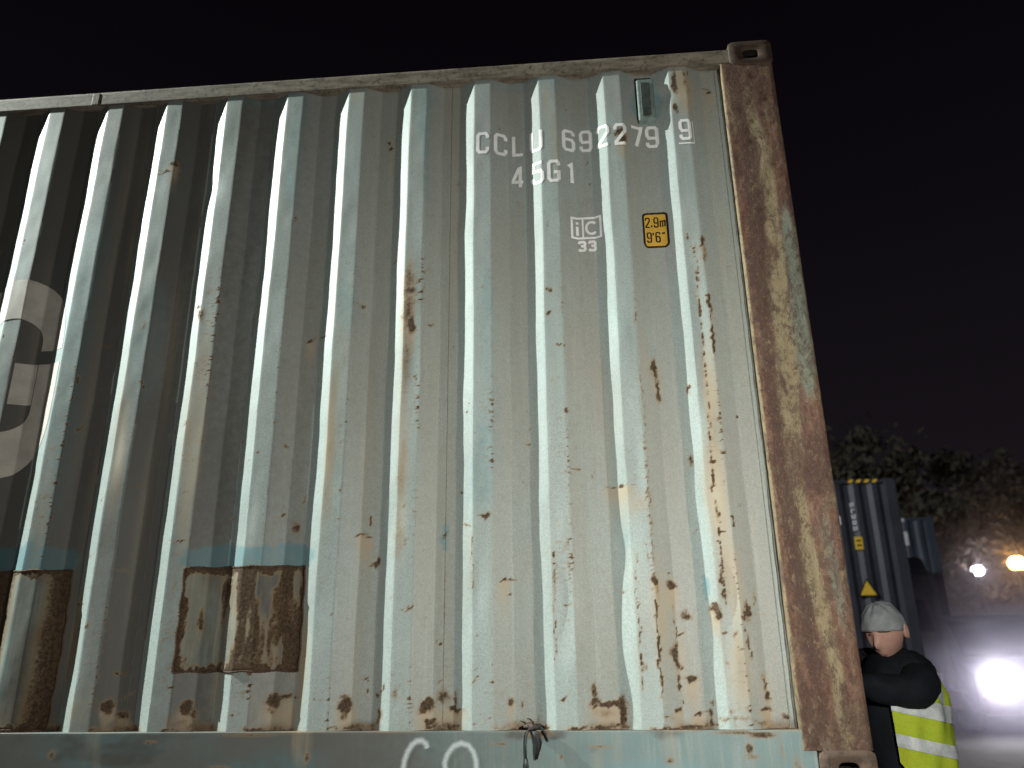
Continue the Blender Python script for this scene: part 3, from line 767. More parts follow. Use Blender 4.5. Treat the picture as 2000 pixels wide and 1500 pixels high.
class Decal:
    """painted shapes that follow the folds of the wall"""
    def __init__(self, yfun=wall_y):
        self.v, self.f, self.e = [], [], []
        self.layer = 0
        self.yf = yfun

    def quad_strip(self, L, R, off, cell=.005, nacross=2):
        l2, r2_ = [], []
        for i in range(len(L) - 1):
            ln = max((L[i + 1] - L[i]).length, (R[i + 1] - R[i]).length)
            k = max(1, int(math.ceil(ln / cell)))
            for j in range(k):
                l2.append(L[i].lerp(L[i + 1], j / k)); r2_.append(R[i].lerp(R[i + 1], j / k))
        l2.append(L[-1]); r2_.append(R[-1])
        n0 = len(self.v)
        na = nacross
        for a_, c_ in zip(l2, r2_):
            for j in range(na + 1):
                t = j / na
                p = a_.lerp(c_, t)
                self.v.append((p.x, off, p.y))
                self.e.append(1 - abs(2 * t - 1))
        for i in range(len(l2) - 1):
            for j in range(na):
                q = n0 + i * (na + 1) + j
                self.f.append((q, q + na + 1, q + na + 2, q + 1))

    def stroke(self, path, width, off=.0008, closed=False, nacross=3, cell=.0035):
        L, R = strip_edges(path, width, closed)
        self.quad_strip(L, R, off + self.layer * .00006, cell, nacross)
        self.layer += 1

    def rect(self, x0, x1, z0, z1, off=.0006, cell=.004):
        n = max(2, int((x1 - x0) / cell))
        self.quad_strip([Vector((x0, z1)), Vector((x1, z1))], [Vector((x0, z0)), Vector((x1, z0))], off, cell, max(2, int((z1 - z0) / cell)))

    def build(self, name, mat, parent, edge=False):
        V = np.array(self.v)
        V[:, 1] = self.yf(V[:, 0], V[:, 2]) - V[:, 1]
        me = bpy.data.meshes.new(name)
        me.from_pydata(V.tolist(), [], self.f)
        me.materials.append(mat)
        me.polygons.foreach_set('use_smooth', [True] * len(me.polygons))
        if edge:
            at = me.attributes.new('edge', 'FLOAT', 'POINT')
            at.data.foreach_set('value', self.e)
        me.update()
        return link(bpy.data.objects.new(name, me), parent)


GL = {
 'C': [[(1, .74), (1, .88), (.82, 1), (.18, 1), (0, .88), (0, .12), (.18, 0), (.82, 0), (1, .12), (1, .27)]],
 'L': [[(.05, 1), (.05, 0), (1, 0)]],
 'U': [[(0, 1), (0, .12), (.18, 0), (.82, 0), (1, .12), (1, 1)]],
 '6': [[(1, .78), (1, .9), (.82, 1), (.18, 1), (0, .88), (0, .12), (.18, 0), (.82, 0), (1, .12), (1, .42), (.82, .56), (.12, .56)]],
 '9': [[(0, .22), (0, .1), (.18, 0), (.82, 0), (1, .12), (1, .88), (.82, 1), (.18, 1), (0, .88), (0, .58), (.18, .44), (.88, .44)]],
 '2': [[(0, .74), (0, .88), (.18, 1), (.82, 1), (1, .88), (1, .66), (.05, .10), (.05, 0), (1, 0)]],
 '7': [[(0, 1), (1, 1), (.95, .85), (.42, 0)]],
 '4': [[(.72, 0), (.72, 1), (.6, .98), (0, .34), (0, .27), (1.02, .27)]],
 '5': [[(.95, 1), (.08, 1), (.05, .58), (.8, .58), (1, .46), (1, .12), (.82, 0), (.18, 0), (0, .12), (0, .24)]],
 'G': [[(1, .76), (1, .88), (.82, 1), (.18, 1), (0, .88), (0, .12), (.18, 0), (.82, 0), (1, .10), (1, .44), (.5, .44)]],
 '1': [[(.18, .82), (.5, .96), (.5, 0)]],
 '3': [[(0, .80), (.15, 1), (.82, 1), (1, .88), (1, .64), (.84, .52), (.34, .52)], [(.6, .51), (.84, .50), (1, .38), (1, .12), (.82, 0), (.18, 0), (0, .16)]],
 'm': [[(0, 0), (0, .62), (.5, .62), (.5, .0)], [(.5, .62), (1, .62), (1, 0)]],
 '.': [[(.3, 0), (.3, .2)]],
 "'": [[(.3, 1), (.3, .72)]],
 '"': [[(.2, 1), (.2, .8)], [(.7, 1), (.7, .8)]],
}


def write(dec, ch, x, z, w, h, sw):
    for path in GL[ch]:
        dec.stroke([(x + p[0] * (w - sw) + sw / 2, z + p[1] * (h - sw) + sw / 2) for p in path], sw)


ZT = 2.437
for nm, chars in (('owner_code', (('C', -.838), ('C', -.762), ('L', -.688), ('U', -.609))),
                  ('serial_number', (('6', -.470), ('9', -.397), ('2', -.325), ('2', -.252), ('7', -.181), ('9', -.115)))):
    d = Decal()
    for ch, x in chars: write(d, ch, x, ZT, .056, .108, .0145)
    d.build(nm, M_MARK, box)
d = Decal(); write(d, '9', .022, ZT + .006, .052, .104, .0135); d.build('check_digit', M_MARK, box)
d = Decal(); d.stroke([(.016, ZT - .010), (.082, ZT - .010)], .006); d.stroke([(.082, ZT - .010), (.082, ZT + .10)], .0025); d.build('check_digit_underline', M_MARK, box)
d = Decal()
for ch, x in (('4', -.690), ('5', -.606), ('G', -.537), ('1', -.462)): write(d, ch, x, 2.276, .056, .108, .0145)
d.build('size_code', M_MARK, box)
# boxed iC mark with 33 below
d = Decal()
d.stroke([(-.443, 2.024), (-.443, 2.116), (-.326, 2.116), (-.326, 2.024)], .009, closed=True)
d.stroke([(-.398, 2.028), (-.398, 2.112)], .007)
d.stroke([(-.421, 2.036), (-.421, 2.078)], .011); d.stroke([(-.421, 2.088), (-.421, 2.098)], .011)
ca = [(-.362 + .0225 * math.cos(a_), 2.070 + .027 * math.sin(a_)) for a_ in np.linspace(.75, 2 * math.pi - .75, 14)]
d.stroke(ca, .0105)
write(d, '3', -.423, 1.962, .036, .05, .0115); write(d, '3', -.381, 1.962, .036, .05, .0115)
d.build('approval_mark', M_MARK, box)
# yellow height label
d = Decal(); d.rect(-.149, -.057, 1.970, 2.119)
lab = d.build('height_label', M_YELLOW, box)
d = Decal()
rr = .016
x0, x1, z0, z1 = -.151, -.055, 1.968, 2.121
path = []
for cx_, cz_, a0 in ((x1 - rr, z1 - rr, 0), (x0 + rr, z1 - rr, 90), (x0 + rr, z0 + rr, 180), (x1 - rr, z0 + rr, 270)):
    for a_ in (0, 30, 60, 90):
        path.append((cx_ + rr * math.cos(math.radians(a0 + a_)), cz_ + rr * math.sin(math.radians(a0 + a_))))
d.stroke(path, .0085, .0012, True)
d.build('label_border', M_BLACKINK, lab)
d = Decal(); d.layer = 8
for ch, x, w in (('2', -.144, .021), ('.', -.1225, .014), ('9', -.1095, .021), ('m', -.085, .024)): write(d, ch, x, 2.056, w, .048, .0058)
for ch, x, w in (('9', -.141, .021), ("'", -.1195, .014), ('6', -.106, .021), ('"', -.081, .018)): write(d, ch, x, 1.988, w, .048, .0058)
d.build('label_lettering', M_BLACKINK, lab)
# big logo letter G, partly outside the frame
d = Decal()
cxg, zt_, zb_ = -2.775, 1.66, 1.37
oL, oR = [Vector((-2.548, 1.626))], [Vector((-2.657, 1.626))]
for a_ in np.linspace(0.02, math.pi - .02, 20):
    oL.append(Vector((cxg + .227 * math.cos(a_), zt_ + .285 * math.sin(a_) ** .9)))
    oR.append(Vector((cxg + .118 * math.cos(a_), zt_ + .105 * math.sin(a_))))
for a_ in np.linspace(0.02, math.pi - .02, 20):
    oL.append(Vector((cxg - .227 * math.cos(a_), zb_ - .290 * math.sin(a_) ** .9)))
    oR.append(Vector((cxg - .118 * math.cos(a_), zb_ - .100 * math.sin(a_))))
oL.append(Vector((-2.548, 1.567))); oR.append(Vector((-2.657, 1.567)))
d.quad_strip(oL, oR, .0010, .006, 30)
d.rect(-2.738, -2.660, 1.392, 1.567, .0008, .005)
d.build('logo_letter', M_LOGO, box)
# spray-chalk letters on the bottom rail
ry = lambda x, z: np.full_like(np.asarray(x, float), -.0068) + .003 * (fbm(np.asarray(x) * 4, np.asarray(z) * 6, 9, 3) - .5)
d = Decal(ry)
d.stroke([(-.992, .128), (-.998, .142), (-1.012, .151), (-1.028, .150), (-1.045, .138), (-1.058, .118), (-1.068, .092), (-1.072, .066), (-1.062, .042), (-1.04, .028)], .030, .0007, nacross=6)
d.stroke([(-.930, .055), (-.934, .085), (-.925, .110), (-.905, .134), (-.880, .143), (-.855, .136), (-.838, .116), (-.830, .090), (-.829, .065), (-.838, .042)], .029, .0007, nacross=6)
d.build('chalk_lettering', M_CHALK, box, True)

# vent box high in the last groove
b = MB()
vy = DEPTH
b.box(-.140, -.066, -.002, vy + .01, 2.555, 2.765, .006)
vent = b.build('vent', M_VENTBODY, box)
b = MB(); b.box(-.124, -.085, -.0045, .004, 2.575, 2.745, .002)
for k in range(3): b.box(-.121, -.088, -.0056, -.002, 2.585 + k * .0135, 2.591 + k * .0135)
b.build('vent_grille', M_VENT, vent)

# welded repair plates
def repair(x0, x1, z0, z1, seed, heavy, band=True):
    nx, nz = int((x1 - x0) / .006), int((z1 - z0) / .006)
    X, Z = np.meshgrid(np.linspace(x0, x1, nx), np.linspace(z0, z1, nz))
    Yv = wall_y(X, Z) - .0028 - .002 * (fbm(X * 12, Z * 12, seed, 3) - .5)
    edge_d = np.minimum(np.minimum(X - x0, x1 - X), np.minimum(Z - z0, z1 - Z))
    Yv = Yv + .0028 * sstep(.006, .0, edge_d)
    dep = raw_depth(X) / DEPTH
    n1 = fbm(X * 9, Z * 4.5, seed + 3, 4)
    u_ = (X - x0) / (x1 - x0)
    n2 = fbm(X * 26, Z * 4.5, seed + 8, 4)
    n3 = fbm(X * 45, Z * 30, seed + 9, 3)
    rust = (.95 * sstep(.40, .66, n2 + .30 * (u_ - .55) + .12 * (n1 - .5)) * (.45 + .8 * n3) if not heavy else .80 + .35 * n1 - .85 * (1 - dep))
    rust = np.maximum(rust, 1.0 * sstep(.034, .006, edge_d + .06 * (n3 - .5)))
    rust = np.maximum(rust, .8 * sstep(.05, .0, z1 - Z) * n1 * 1.5)
    run = .35 * sstep(.45, .7, fbm(X * 16, Z * 2, seed + 5, 3))
    teal = .5 * sstep(.5, .7, fbm(X * 8, Z * 6, seed + 6, 3))
    pl = grid_mesh('repair_plate', np.stack([X, Yv, Z], -1), M_PATCH, box, dict(rust=rust, runoff=run, teal=teal, grime=.75 * sstep(.35, .7, n1), dust=.15 + .2 * n1, darkening=.4 * n1))
    def bead(pts, nm='weld_bead'):
        bb = MB()
        bb.tube(pts, [.0040 + .0007 * math.sin(i_ * 1.9) for i_ in range(len(pts))], 6)
        bb.build(nm, M_WELD, pl, True)
    for zz_ in (z0, z1):
        xs3 = np.linspace(x0, x1, 110)
        ys3 = wall_y(xs3, xs3 * 0 + zz_)
        bead([(x_, y_ - .001, zz_ + .002 * math.sin(x_ * 60)) for x_, y_ in zip(xs3, ys3)])
    for xx_ in (x0, x1):
        zs3 = np.linspace(z0, z1, 90)
        ys3 = wall_y(zs3 * 0 + xx_, zs3)
        bead([(xx_ + .002 * math.sin(z_ * 60), y_ - .001, z_) for z_, y_ in zip(zs3, ys3)])
    return pl


repair(-1.905, -1.462, .372, .731, 101, False)
repair(-3.02, -2.36, .186, .732, 131, True)

# ---------------------------------------------------------------- frayed black tie on the ledge
tie = empty('frayed_tie', (-.64, -.004, .186 + BASE), 'frayed black plastic tie knotted on the ledge above the bottom rail', 'tie')
M_TIE = plain('black_frayed_plastic', (.008, .008, .010), .6, .4, .5, 60)
M_TIE2 = plain('greyish_tie_tip', (.025, .036, .042), .6, .3, .5, 60)
M_TIE3 = plain('dusty_knot', (.11, .085, .075), .8, .2, .6, 60)
def ribbon(mb, pts, w, t=.0012):
    n = len(pts)
    rings = []
    for i, p in enumerate(pts):
        a_, c_ = Vector(pts[max(0, i - 1)]), Vector(pts[min(n - 1, i + 1)])
        tg = (c_ - a_).normalized()
        sd = tg.cross(Vector((0, -1, 0))); sd = sd.normalized() if sd.length > 1e-4 else Vector((1, 0, 0))
        sd = (sd + Vector((0, .5 * math.sin(i * .7), 0))).normalized()
        nn = tg.cross(sd).normalized()
        wi = w[i] if hasattr(w, '__len__') else w
        P_ = Vector(p)
        rings.append([P_ + sd * wi + nn * t, P_ + sd * wi - nn * t, P_ - sd * wi - nn * t, P_ - sd * wi + nn * t])
    mb.loft(rings)
b = MB()
b.tube([(-.03, -.004, .006), (-.015, -.010, .010), (.0, -.014, .006), (.018, -.010, .008), (.036, -.004, .002)], [.004, .008, .010, .007, .004], 7)
b.tube([(-.012, -.012, -.004), (-.004, -.016, .008), (.010, -.014, .012)], [.005, .008, .004], 7)
b.build('knot', M_TIE3, tie, True)
def strand(pts, w, mat):
    bb = MB(); ribbon(bb, pts, w); bb.build('strand', mat, tie, True)
strand([(-.004, -.014, .006), (.002, -.017, .020), (-.008, -.018, .030), (-.020, -.018, .033)], [.003, .003, .002, .0012], M_TIE)
strand([(-.012, -.014, .002), (-.022, -.018, -.020), (-.025, -.017, -.05), (-.024, -.016, -.090)], [.003, .003, .0028, .003], M_TIE2)
strand([(-.023, -.016, -.088), (-.023, -.017, -.11), (-.024, -.016, -.15)], [.004, .0075, .007], M_TIE)
strand([(.0, -.016, .0), (.010, -.022, -.022), (.014, -.022, -.045), (.012, -.020, -.070), (.010, -.018, -.090)], [.006, .009, .010, .009, .004], M_TIE)
strand([(.004, -.018, .0), (.018, -.024, -.018), (.024, -.023, -.040), (.021, -.020, -.065)], [.003, .006, .006, .002], M_TIE)
strand([(.012, -.012, .004), (.030, -.016, .002), (.040, -.016, -.015), (.050, -.014, -.038)], [.004, .004, .003, .001], M_TIE2)
strand([(.030, -.014, .002), (.042, -.015, -.018), (.046, -.014, -.034)], [.003, .002, .001], M_TIE2)
strand([(.006, -.014, .010), (.022, -.012, .012), (.040, -.010, .004)], [.004, .005, .003], M_TIE)

# ---------------------------------------------------------------- chassis under the container
def chassis(name, x0, x1, yc, top, label, wheels):
    t = empty(name, ((x0 + x1) / 2, yc, 0), label, 'trailer')
    hx = (x1 - x0) / 2
    b = MB()
    for s in (-1, 1): b.box(-hx, hx, s * .5 - .06, s * .5 + .06, top - .34, top - .03, .01)
    b.build('frame', M_DARKSTEEL, t)
    for xx in (-hx + .1, -hx * .3, hx * .4, hx - .12):
        b = MB(); b.box(xx - .08, xx + .08, -1.18, 1.18, top - .16, top - .004, .01); b.build('cross_beam', M_DARKSTEEL, t)
    for xx in wheels:
        for s in (-1, 1):
            b = MB()
            b.loft([[(xx + r_ * math.cos(k * math.pi / 12), s * yy, .5 + r_ * math.sin(k * math.pi / 12)) for k in range(24)] for r_, yy in ((.30, 1.18), (.47, 1.18), (.5, 1.14), (.5, .68), (.46, .64), (.3, .64))])
            wh = b.build('wheel', M_RUBBER, t, True)
            b = MB(); b.cyl((xx, s * 1.15, .5), (xx, s * 1.195, .5), .14, 16); b.build('hub', M_DARKSTEEL, wh)
        b = MB(); b.cyl((xx, -.66, .5), (xx, .66, .5), .06, 10); b.build('axle', M_DARKSTEEL, t)
    for s in (-1, 1):
        b = MB(); b.box(-hx + 2.6, -hx + 2.72, s * .7 - .06, s * .7 + .06, .0, top - .16, .01); b.build('landing_leg', M_DARKSTEEL, t)
    return t


chassis('container_chassis', -11.75, .43, 1.219, BASE, 'dark steel trailer chassis carrying the pale green container', (-2.4, -1.1))

# ---------------------------------------------------------------- the man at the container end
def skin_mesh(verts, edges, radii, root=0, levels=2):
    me = bpy.data.meshes.new('tmp_body')
    me.from_pydata(verts, edges, [])
    o = bpy.data.objects.new('tmp_body', me)
    col.objects.link(o)
    md = o.modifiers.new('Skin', 'SKIN')
    md.use_smooth_shade = True
    me.skin_vertices.new() if not me.skin_vertices else None
    sv = me.skin_vertices[0].data
    for i, r_ in enumerate(radii):
        sv[i].radius = (r_, r_) if not isinstance(r_, tuple) else r_
        sv[i].use_root = (i == root)
    o.modifiers.new('Sub', 'SUBSURF').levels = levels
    dg = bpy.context.evaluated_depsgraph_get()
    out = bpy.data.meshes.new_from_object(o.evaluated_get(dg))
    bpy.data.objects.remove(o)
    return out


M_JACKET = plain('dark_navy_jacket', (.008, .009, .014), .85, .2, .5, 14, bump=.5)
M_TROUSER = plain('dark_trousers', (.02, .02, .024), .85, .2, .4, 14)
M_SKIN = plain('weathered_skin', (.46, .27, .21), .55, .35, .2, 18, (.40, .21, .17))
M_CAP = plain('grey_knit_cap', (.29, .295, .31), .9, .15, .25, 30, bump=.6)
M_LIME = plain('lime_safety_fabric', (.36, .47, .035), .8, .2, .18, 9, (.42, .46, .03), bump=.4)
M_TAPE = plain('silver_reflective_tape', (.62, .63, .62), .5, .4, .3, 16, (.40, .41, .43))
M_EYE = plain('dark_eye', (.03, .02, .018), .3, .5, .2, 40)

FEET = Vector((.86, .75, -BASE))
man = empty('person', (FEET.x, FEET.y, 0), 'person in grey cap, dark jacket and lime vest bending beside the rusty corner post', 'person')
LP = lambda x, y, z: (x - FEET.x, y - FEET.y, z - FEET.z)
bv = [(.835, .75, -.20), (.81, .75, .0), (.795, .75, .17), (.815, .75, .290), (.812, .745, .355), (.808, .74, .43),
      (.850, .61, .318), (.826, .51, .252), (.70, .55, .268), (.60, .56, .29),
      (.84, .90, .335), (.80, 1.0, .09), (.60, .86, .25),
      (.84, .66, -.30), (.825, .645, -.64), (.865, .64, -1.02), (.75, .63, -1.06),
      (.84, .84, -.30), (.825, .855, -.64), (.865, .86, -1.02), (.75, .87, -1.06)]
be = [(0, 1), (1, 2), (2, 3), (3, 4), (4, 5), (3, 6), (6, 7), (7, 8), (8, 9), (3, 10), (10, 11), (11, 12), (0, 13), (13, 14), (14, 15), (15, 16), (0, 17), (17, 18), (18, 19), (19, 20)]
br = [.155, .150, .165, .135, .070, .055,   .098, .072, .066, .050, .092, .066, .042, .105, .078, .058, .045, .105, .078, .058, .045]
body_me = skin_mesh([LP(*p) for p in bv], be, br)
body_v = np.empty(len(body_me.vertices) * 3); body_me.vertices.foreach_get('co', body_v); body_v = body_v.reshape(-1, 3)
# cloth folds on the jacket
fold = .010 * (fbm(body_v[:, 0] * 14 + body_v[:, 2] * 9, body_v[:, 1] * 10 + body_v[:, 2] * 16, 201, 3) - .5)
nrm_ = np.empty(len(body_me.vertices) * 3); body_me.vertices.foreach_get('normal', nrm_); nrm_ = nrm_.reshape(-1, 3)
body_v = body_v + nrm_ * fold[:, None] * 2
mb = MB()
mb.add(body_v.tolist(), [tuple(p.vertices) for p in body_me.polygons])
for i_, p in enumerate(body_me.polygons):
    zc = p.center.z
    mb.m[i_] = 1 if zc < .86 else 0
# head: a shaped ball with brow, nose, lips, chin and ears, bent forward and turned towards the camera
hc = Vector(LP(.800, .725, .487))
hf = Vector((-.60, -.66, -.36)).normalized()
hs = hf.cross(Vector((0, 0, 1))).normalized()
hu = hs.cross(hf).normalized()
def head_pt(th, ph, k=1.0, face=True):
    f_, s_, u_ = math.cos(ph) * math.cos(th), math.cos(ph) * math.sin(th), math.sin(ph)
    rf, rs, ru = .094, .074, .116
    F, S, U = f_ * rf, s_ * rs, u_ * ru
    if face:
        lo = max(0, -u_)
        S *= 1 - .34 * lo ** 1.6
        if f_ > 0: F += .012 * lo * f_
        else: F *= 1 - .30 * lo
        g_ = lambda a_, b_, wa, wb: math.exp(-((th - a_) / wa) ** 2 - ((ph - b_) / wb) ** 2)
        F += .034 * g_(0, -.16, .14, .17) + .012 * g_(0, .05, .10, .22) + .008 * g_(0, -.62, .25, .10) - .005 * g_(0, -.72, .4, .05)
        F += .012 * g_(0, -.98, .35, .18) + .006 * (g_(.42, .30, .3, .10) + g_(-.42, .30, .3, .10))
        F -= .010 * (g_(.42, .10, .17, .13) + g_(-.42, .10, .17, .13))
        F += .006 * (g_(.55, -.22, .25, .2) + g_(-.55, -.22, .25, .2))
    return hc + (hf * F + hs * S + hu * U) * k
rings = []
for i in range(1, 28):
    ph = -math.pi / 2 + math.pi * i / 28
    rings.append([head_pt(2 * math.pi * k / 40, ph) for k in range(40)])
mb.mat = 2
mb.loft(rings, True, True)
for sd in (-1, 1):
    ear = []
    for k in range(12):
        a_ = 2 * math.pi * k / 12
        ear.append((hf * (-.012 + .018 * math.cos(a_)) + hu * (-.008 + .032 * math.sin(a_))))
    mb.loft([[hc + hs * sd * .066 + p * .8 for p in ear], [hc + hs * sd * .086 + p for p in ear], [hc + hs * sd * .088 + p * .7 for p in ear], [hc + hs * sd * .080 + p * .5 for p in ear]], True, True)
# hands: palm with four bent fingers and a thumb each, holding on to the door edge
def hand(w, d, side):
    w, d = Vector(w), Vector(d).normalized()
    a_ = d.cross(Vector((0, 0, 1))).normalized() * side
    dn = Vector((0, 0, -1))
    mb.tube([w - d * .02, w + d * .01, w + d * .05, w + d * .085], [.026, .030, .036, .028], 10)
    for k, ln in enumerate((.070, .080, .074, .058)):
        o_ = w + d * .075 + a_ * (.027 - .018 * k)
        mb.tube([o_ - d * .01, o_ + d * ln * .45, o_ + d * ln * .75 + dn * ln * .28, o_ + d * ln * .80 + dn * ln * .6], [.0095, .009, .0082, .0065], 8)
    o_ = w + d * .025 + a_ * .03
    mb.tube([o_, o_ + a_ * .025 + d * .025, o_ + a_ * .030 + d * .055 + dn * .012], [.012, .0105, .008], 8)
hand(LP(.60, .56, .29), (-.75, .1, .1), 1)
hand(LP(.60, .86, .25), (-.75, -.1, .1), -1)
body = mb.build('body', [M_JACKET, M_TROUSER, M_SKIN], man, True)
mb = MB()
for sd in (-1, 1):
    c0 = head_pt(sd * .42, .10)
    mb = MB(); mb.tube([c0 - hs * .010 - hf * .002, c0 + hf * .001, c0 + hs * .010 - hf * .002], [.002, .0048, .002], 8)
    mb.build('eye', M_EYE, man, True)
M_LIP = plain('dark_red_lip', (.20, .085, .075), .5, .3, .2, 30)  # dark red lip colour
M_STUBBLE = plain('dark_stubble_hair', (.055, .045, .04), .9, .1, .4, 60)
mb = MB()
mb.tube([head_pt(q * .30, -.655 - .04 * abs(q), 1.004) for q in np.linspace(-1, 1, 9)], [.001, .003, .0042, .0048, .005, .0048, .0042, .003, .001], 6)
mb.build('mouth', M_LIP, man, True)
for sd in (-1, 1):
    mb = MB()
    mb.tube([head_pt(sd * (.16 + .62 * q), .27 - .10 * q * q, 1.01) for q in np.linspace(0, 1, 7)], [.002, .004, .0045, .0045, .004, .003, .001], 6)
    mb.build('eyebrow', M_STUBBLE, man, True)
mb = MB()
rings = []
for i in range(8):
    ph = -.55 + .60 * i / 7
    rings.append([head_pt(1.5 + (2 * math.pi - 3.0) * k / 22, ph, 1.02) for k in range(23)])
mb.loft(rings, False, False, False)
mb.build('hair', M_STUBBLE, man, True)
# knitted cap with a rolled edge
mb = MB()
rings = []
for i in range(0, 17):
    t_ = i / 16
    ring = []
    for k in range(44):
        th = 2 * math.pi * k / 44
        lo = .27 - .55 * (1 - math.cos(th)) / 2          # lower at the nape than over the brow
        ph = lo + (math.pi / 2 - .02 - lo) * t_
        kk = 1.13 + (.035 if t_ < .17 else 0.0) - (.02 if i == 0 else 0)
        p = head_pt(th, ph, kk, False) + hu * (.004 * math.sin(ph))
        rel = p - hc
        p = hc + rel - hu * (rel.dot(hu) * .13 * t_)
        p += (p - hc).normalized() * .003 * (math.sin(th * 9) * math.cos(ph * 3) + .6 * math.sin(ph * 11 + th))
        ring.append(p)
    rings.append(ring)
mb.loft(rings, True, True)
mb.build('knit_cap', M_CAP, man, True)
# hood lying on the upper back
mb = MB()
hc2 = Vector(LP(.885, .735, .345))
rings = []
for i in range(1, 12):
    ph = -math.pi / 2 + math.pi * i / 12
    rings.append([hc2 + Vector((.085 * math.cos(ph) * math.cos(k * math.pi / 14), .135 * math.cos(ph) * math.sin(k * math.pi / 14), .062 * math.sin(ph) - .35 * .085 * math.cos(ph) * math.cos(k * math.pi / 14) + .006 * math.sin(k * 1.3 + ph * 4))) for k in range(28)])
mb.loft(rings)
mb.build('hood', M_JACKET, man, True)
# collar of the jacket
mb = MB()
ctr = Vector(LP(.825, .75, .330))
rings = []
for zz_, r_, tilt_ in ((-.035, .105, 0), (.0, .098, 0), (.035, .088, .012), (.040, .078, .012), (.02, .074, .01)):
    rings.append([ctr + Vector((r_ * math.cos(k * math.pi / 14), r_ * 1.08 * math.sin(k * math.pi / 14), zz_ + tilt_ * math.cos(k * math.pi / 14))) for k in range(28)])
mb.loft(rings, False, False)
mb.build('collar', M_JACKET, man, True)


def vest_pt(th, z, off=0.0):
    x = .800 + (.178 + .020 * max(0, math.cos(th)) + off) * math.cos(th)
    y = .75 + (.207 + off) * math.sin(th)
    k = 1 - .25 * max(0, z - .28) / .14
    x, y = .80 + (x - .80) * k, .75 + (y - .75) * k
    w_ = .006 * math.sin(th * 7 + z * 16) + .004 * math.sin(th * 13 - z * 21) + .012 * max(0, .05 - z)
    x += w_ * math.cos(th); y += w_ * math.sin(th)
    return LP(x, y, z - .22 * (x - .80))


def vest_sheet(name, t0, t1, zf0, zf1, off, mat, parent, n=40, mrows=14):
    vs_, fs = [], []
    for lay in (0.0, -.004):
        for j in range(mrows + 1):
            for i in range(n + 1):
                th = t0 + (t1 - t0) * i / n
                za, zb = zf0(th), zf1(th)
                vs_.append(vest_pt(th, za + (zb - za) * j / mrows, off + lay))
    q = (n + 1) * (mrows + 1)
    for j in range(mrows):
        for i in range(n):
            a_ = j * (n + 1) + i
            fs.append((a_, a_ + 1, a_ + n + 2, a_ + n + 1))
            fs.append((q + a_, q + a_ + n + 1, q + a_ + n + 2, q + a_ + 1))
    b_ = MB(); b_.add(vs_, fs)
    return b_.build(name, mat, parent, True)


T1 = math.radians(116)
zbot = lambda th: -.085 + .075 * float(sstep(math.radians(95), T1, abs(th))) ** 2
ztop = lambda th: .265 + .105 * float(sstep(math.radians(66), math.radians(52), abs(th)))
vest = vest_sheet('safety_vest', -T1, T1, zbot, ztop, 0, M_LIME, man, 56, 24)
vest_sheet('reflective_band', -T1, T1, lambda t: .172, lambda t: .236, .005, M_TAPE, vest, 56, 4)
vest_sheet('reflective_band', -T1, T1, lambda t: .046, lambda t: .092, .005, M_TAPE, vest, 56, 4)
for sg in (-1, 1):
    vest_sheet('reflective_strap', sg * math.radians(46) - .12, sg * math.radians(46) + .12, lambda t: .238, lambda t: .366, .005, M_TAPE, vest, 6, 10)


# ---------------------------------------------------------------- background
M_NAVY = plain('dark_navy_container_paint', (.042, .044, .054), .5, .4, .3, 3)
M_BLUE = plain('dull_blue_container_paint', (.052, .068, .088), .55, .4, .3, 3)
M_WHITE = plain('white_sign_paint', (.75, .75, .74), .6, .3, .15, 10)
M_HAZ = plain('yellow_warning_paint', (.75, .48, .05), .5, .3, .15, 10)
M_CAB = plain('dark_cab_paint', (.055, .055, .065), .4, .5, .3, 4)
M_GLASS = plain('dark_windscreen', (.012, .013, .016), .12, .6, .2, 3)
M_CHROME = plain('dull_chrome', (.35, .35, .36), .3, .5, .2, 8, metallic=.8)
M_HEAD = emitter('lit_headlight', (1.0, .98, .95), 110)
M_AMBER = emitter('lit_amber_marker', (1.0, .42, .16), 6)
M_ORANGE = emitter('sodium_lamp_globe', (1.0, .55, .16), 26)
M_COOL = emitter('cool_lamp_globe', (.86, .84, 1.0), 18)
M_POLE = plain('dark_lamp_pole', (.03, .03, .032), .5, .4, .3, 5)


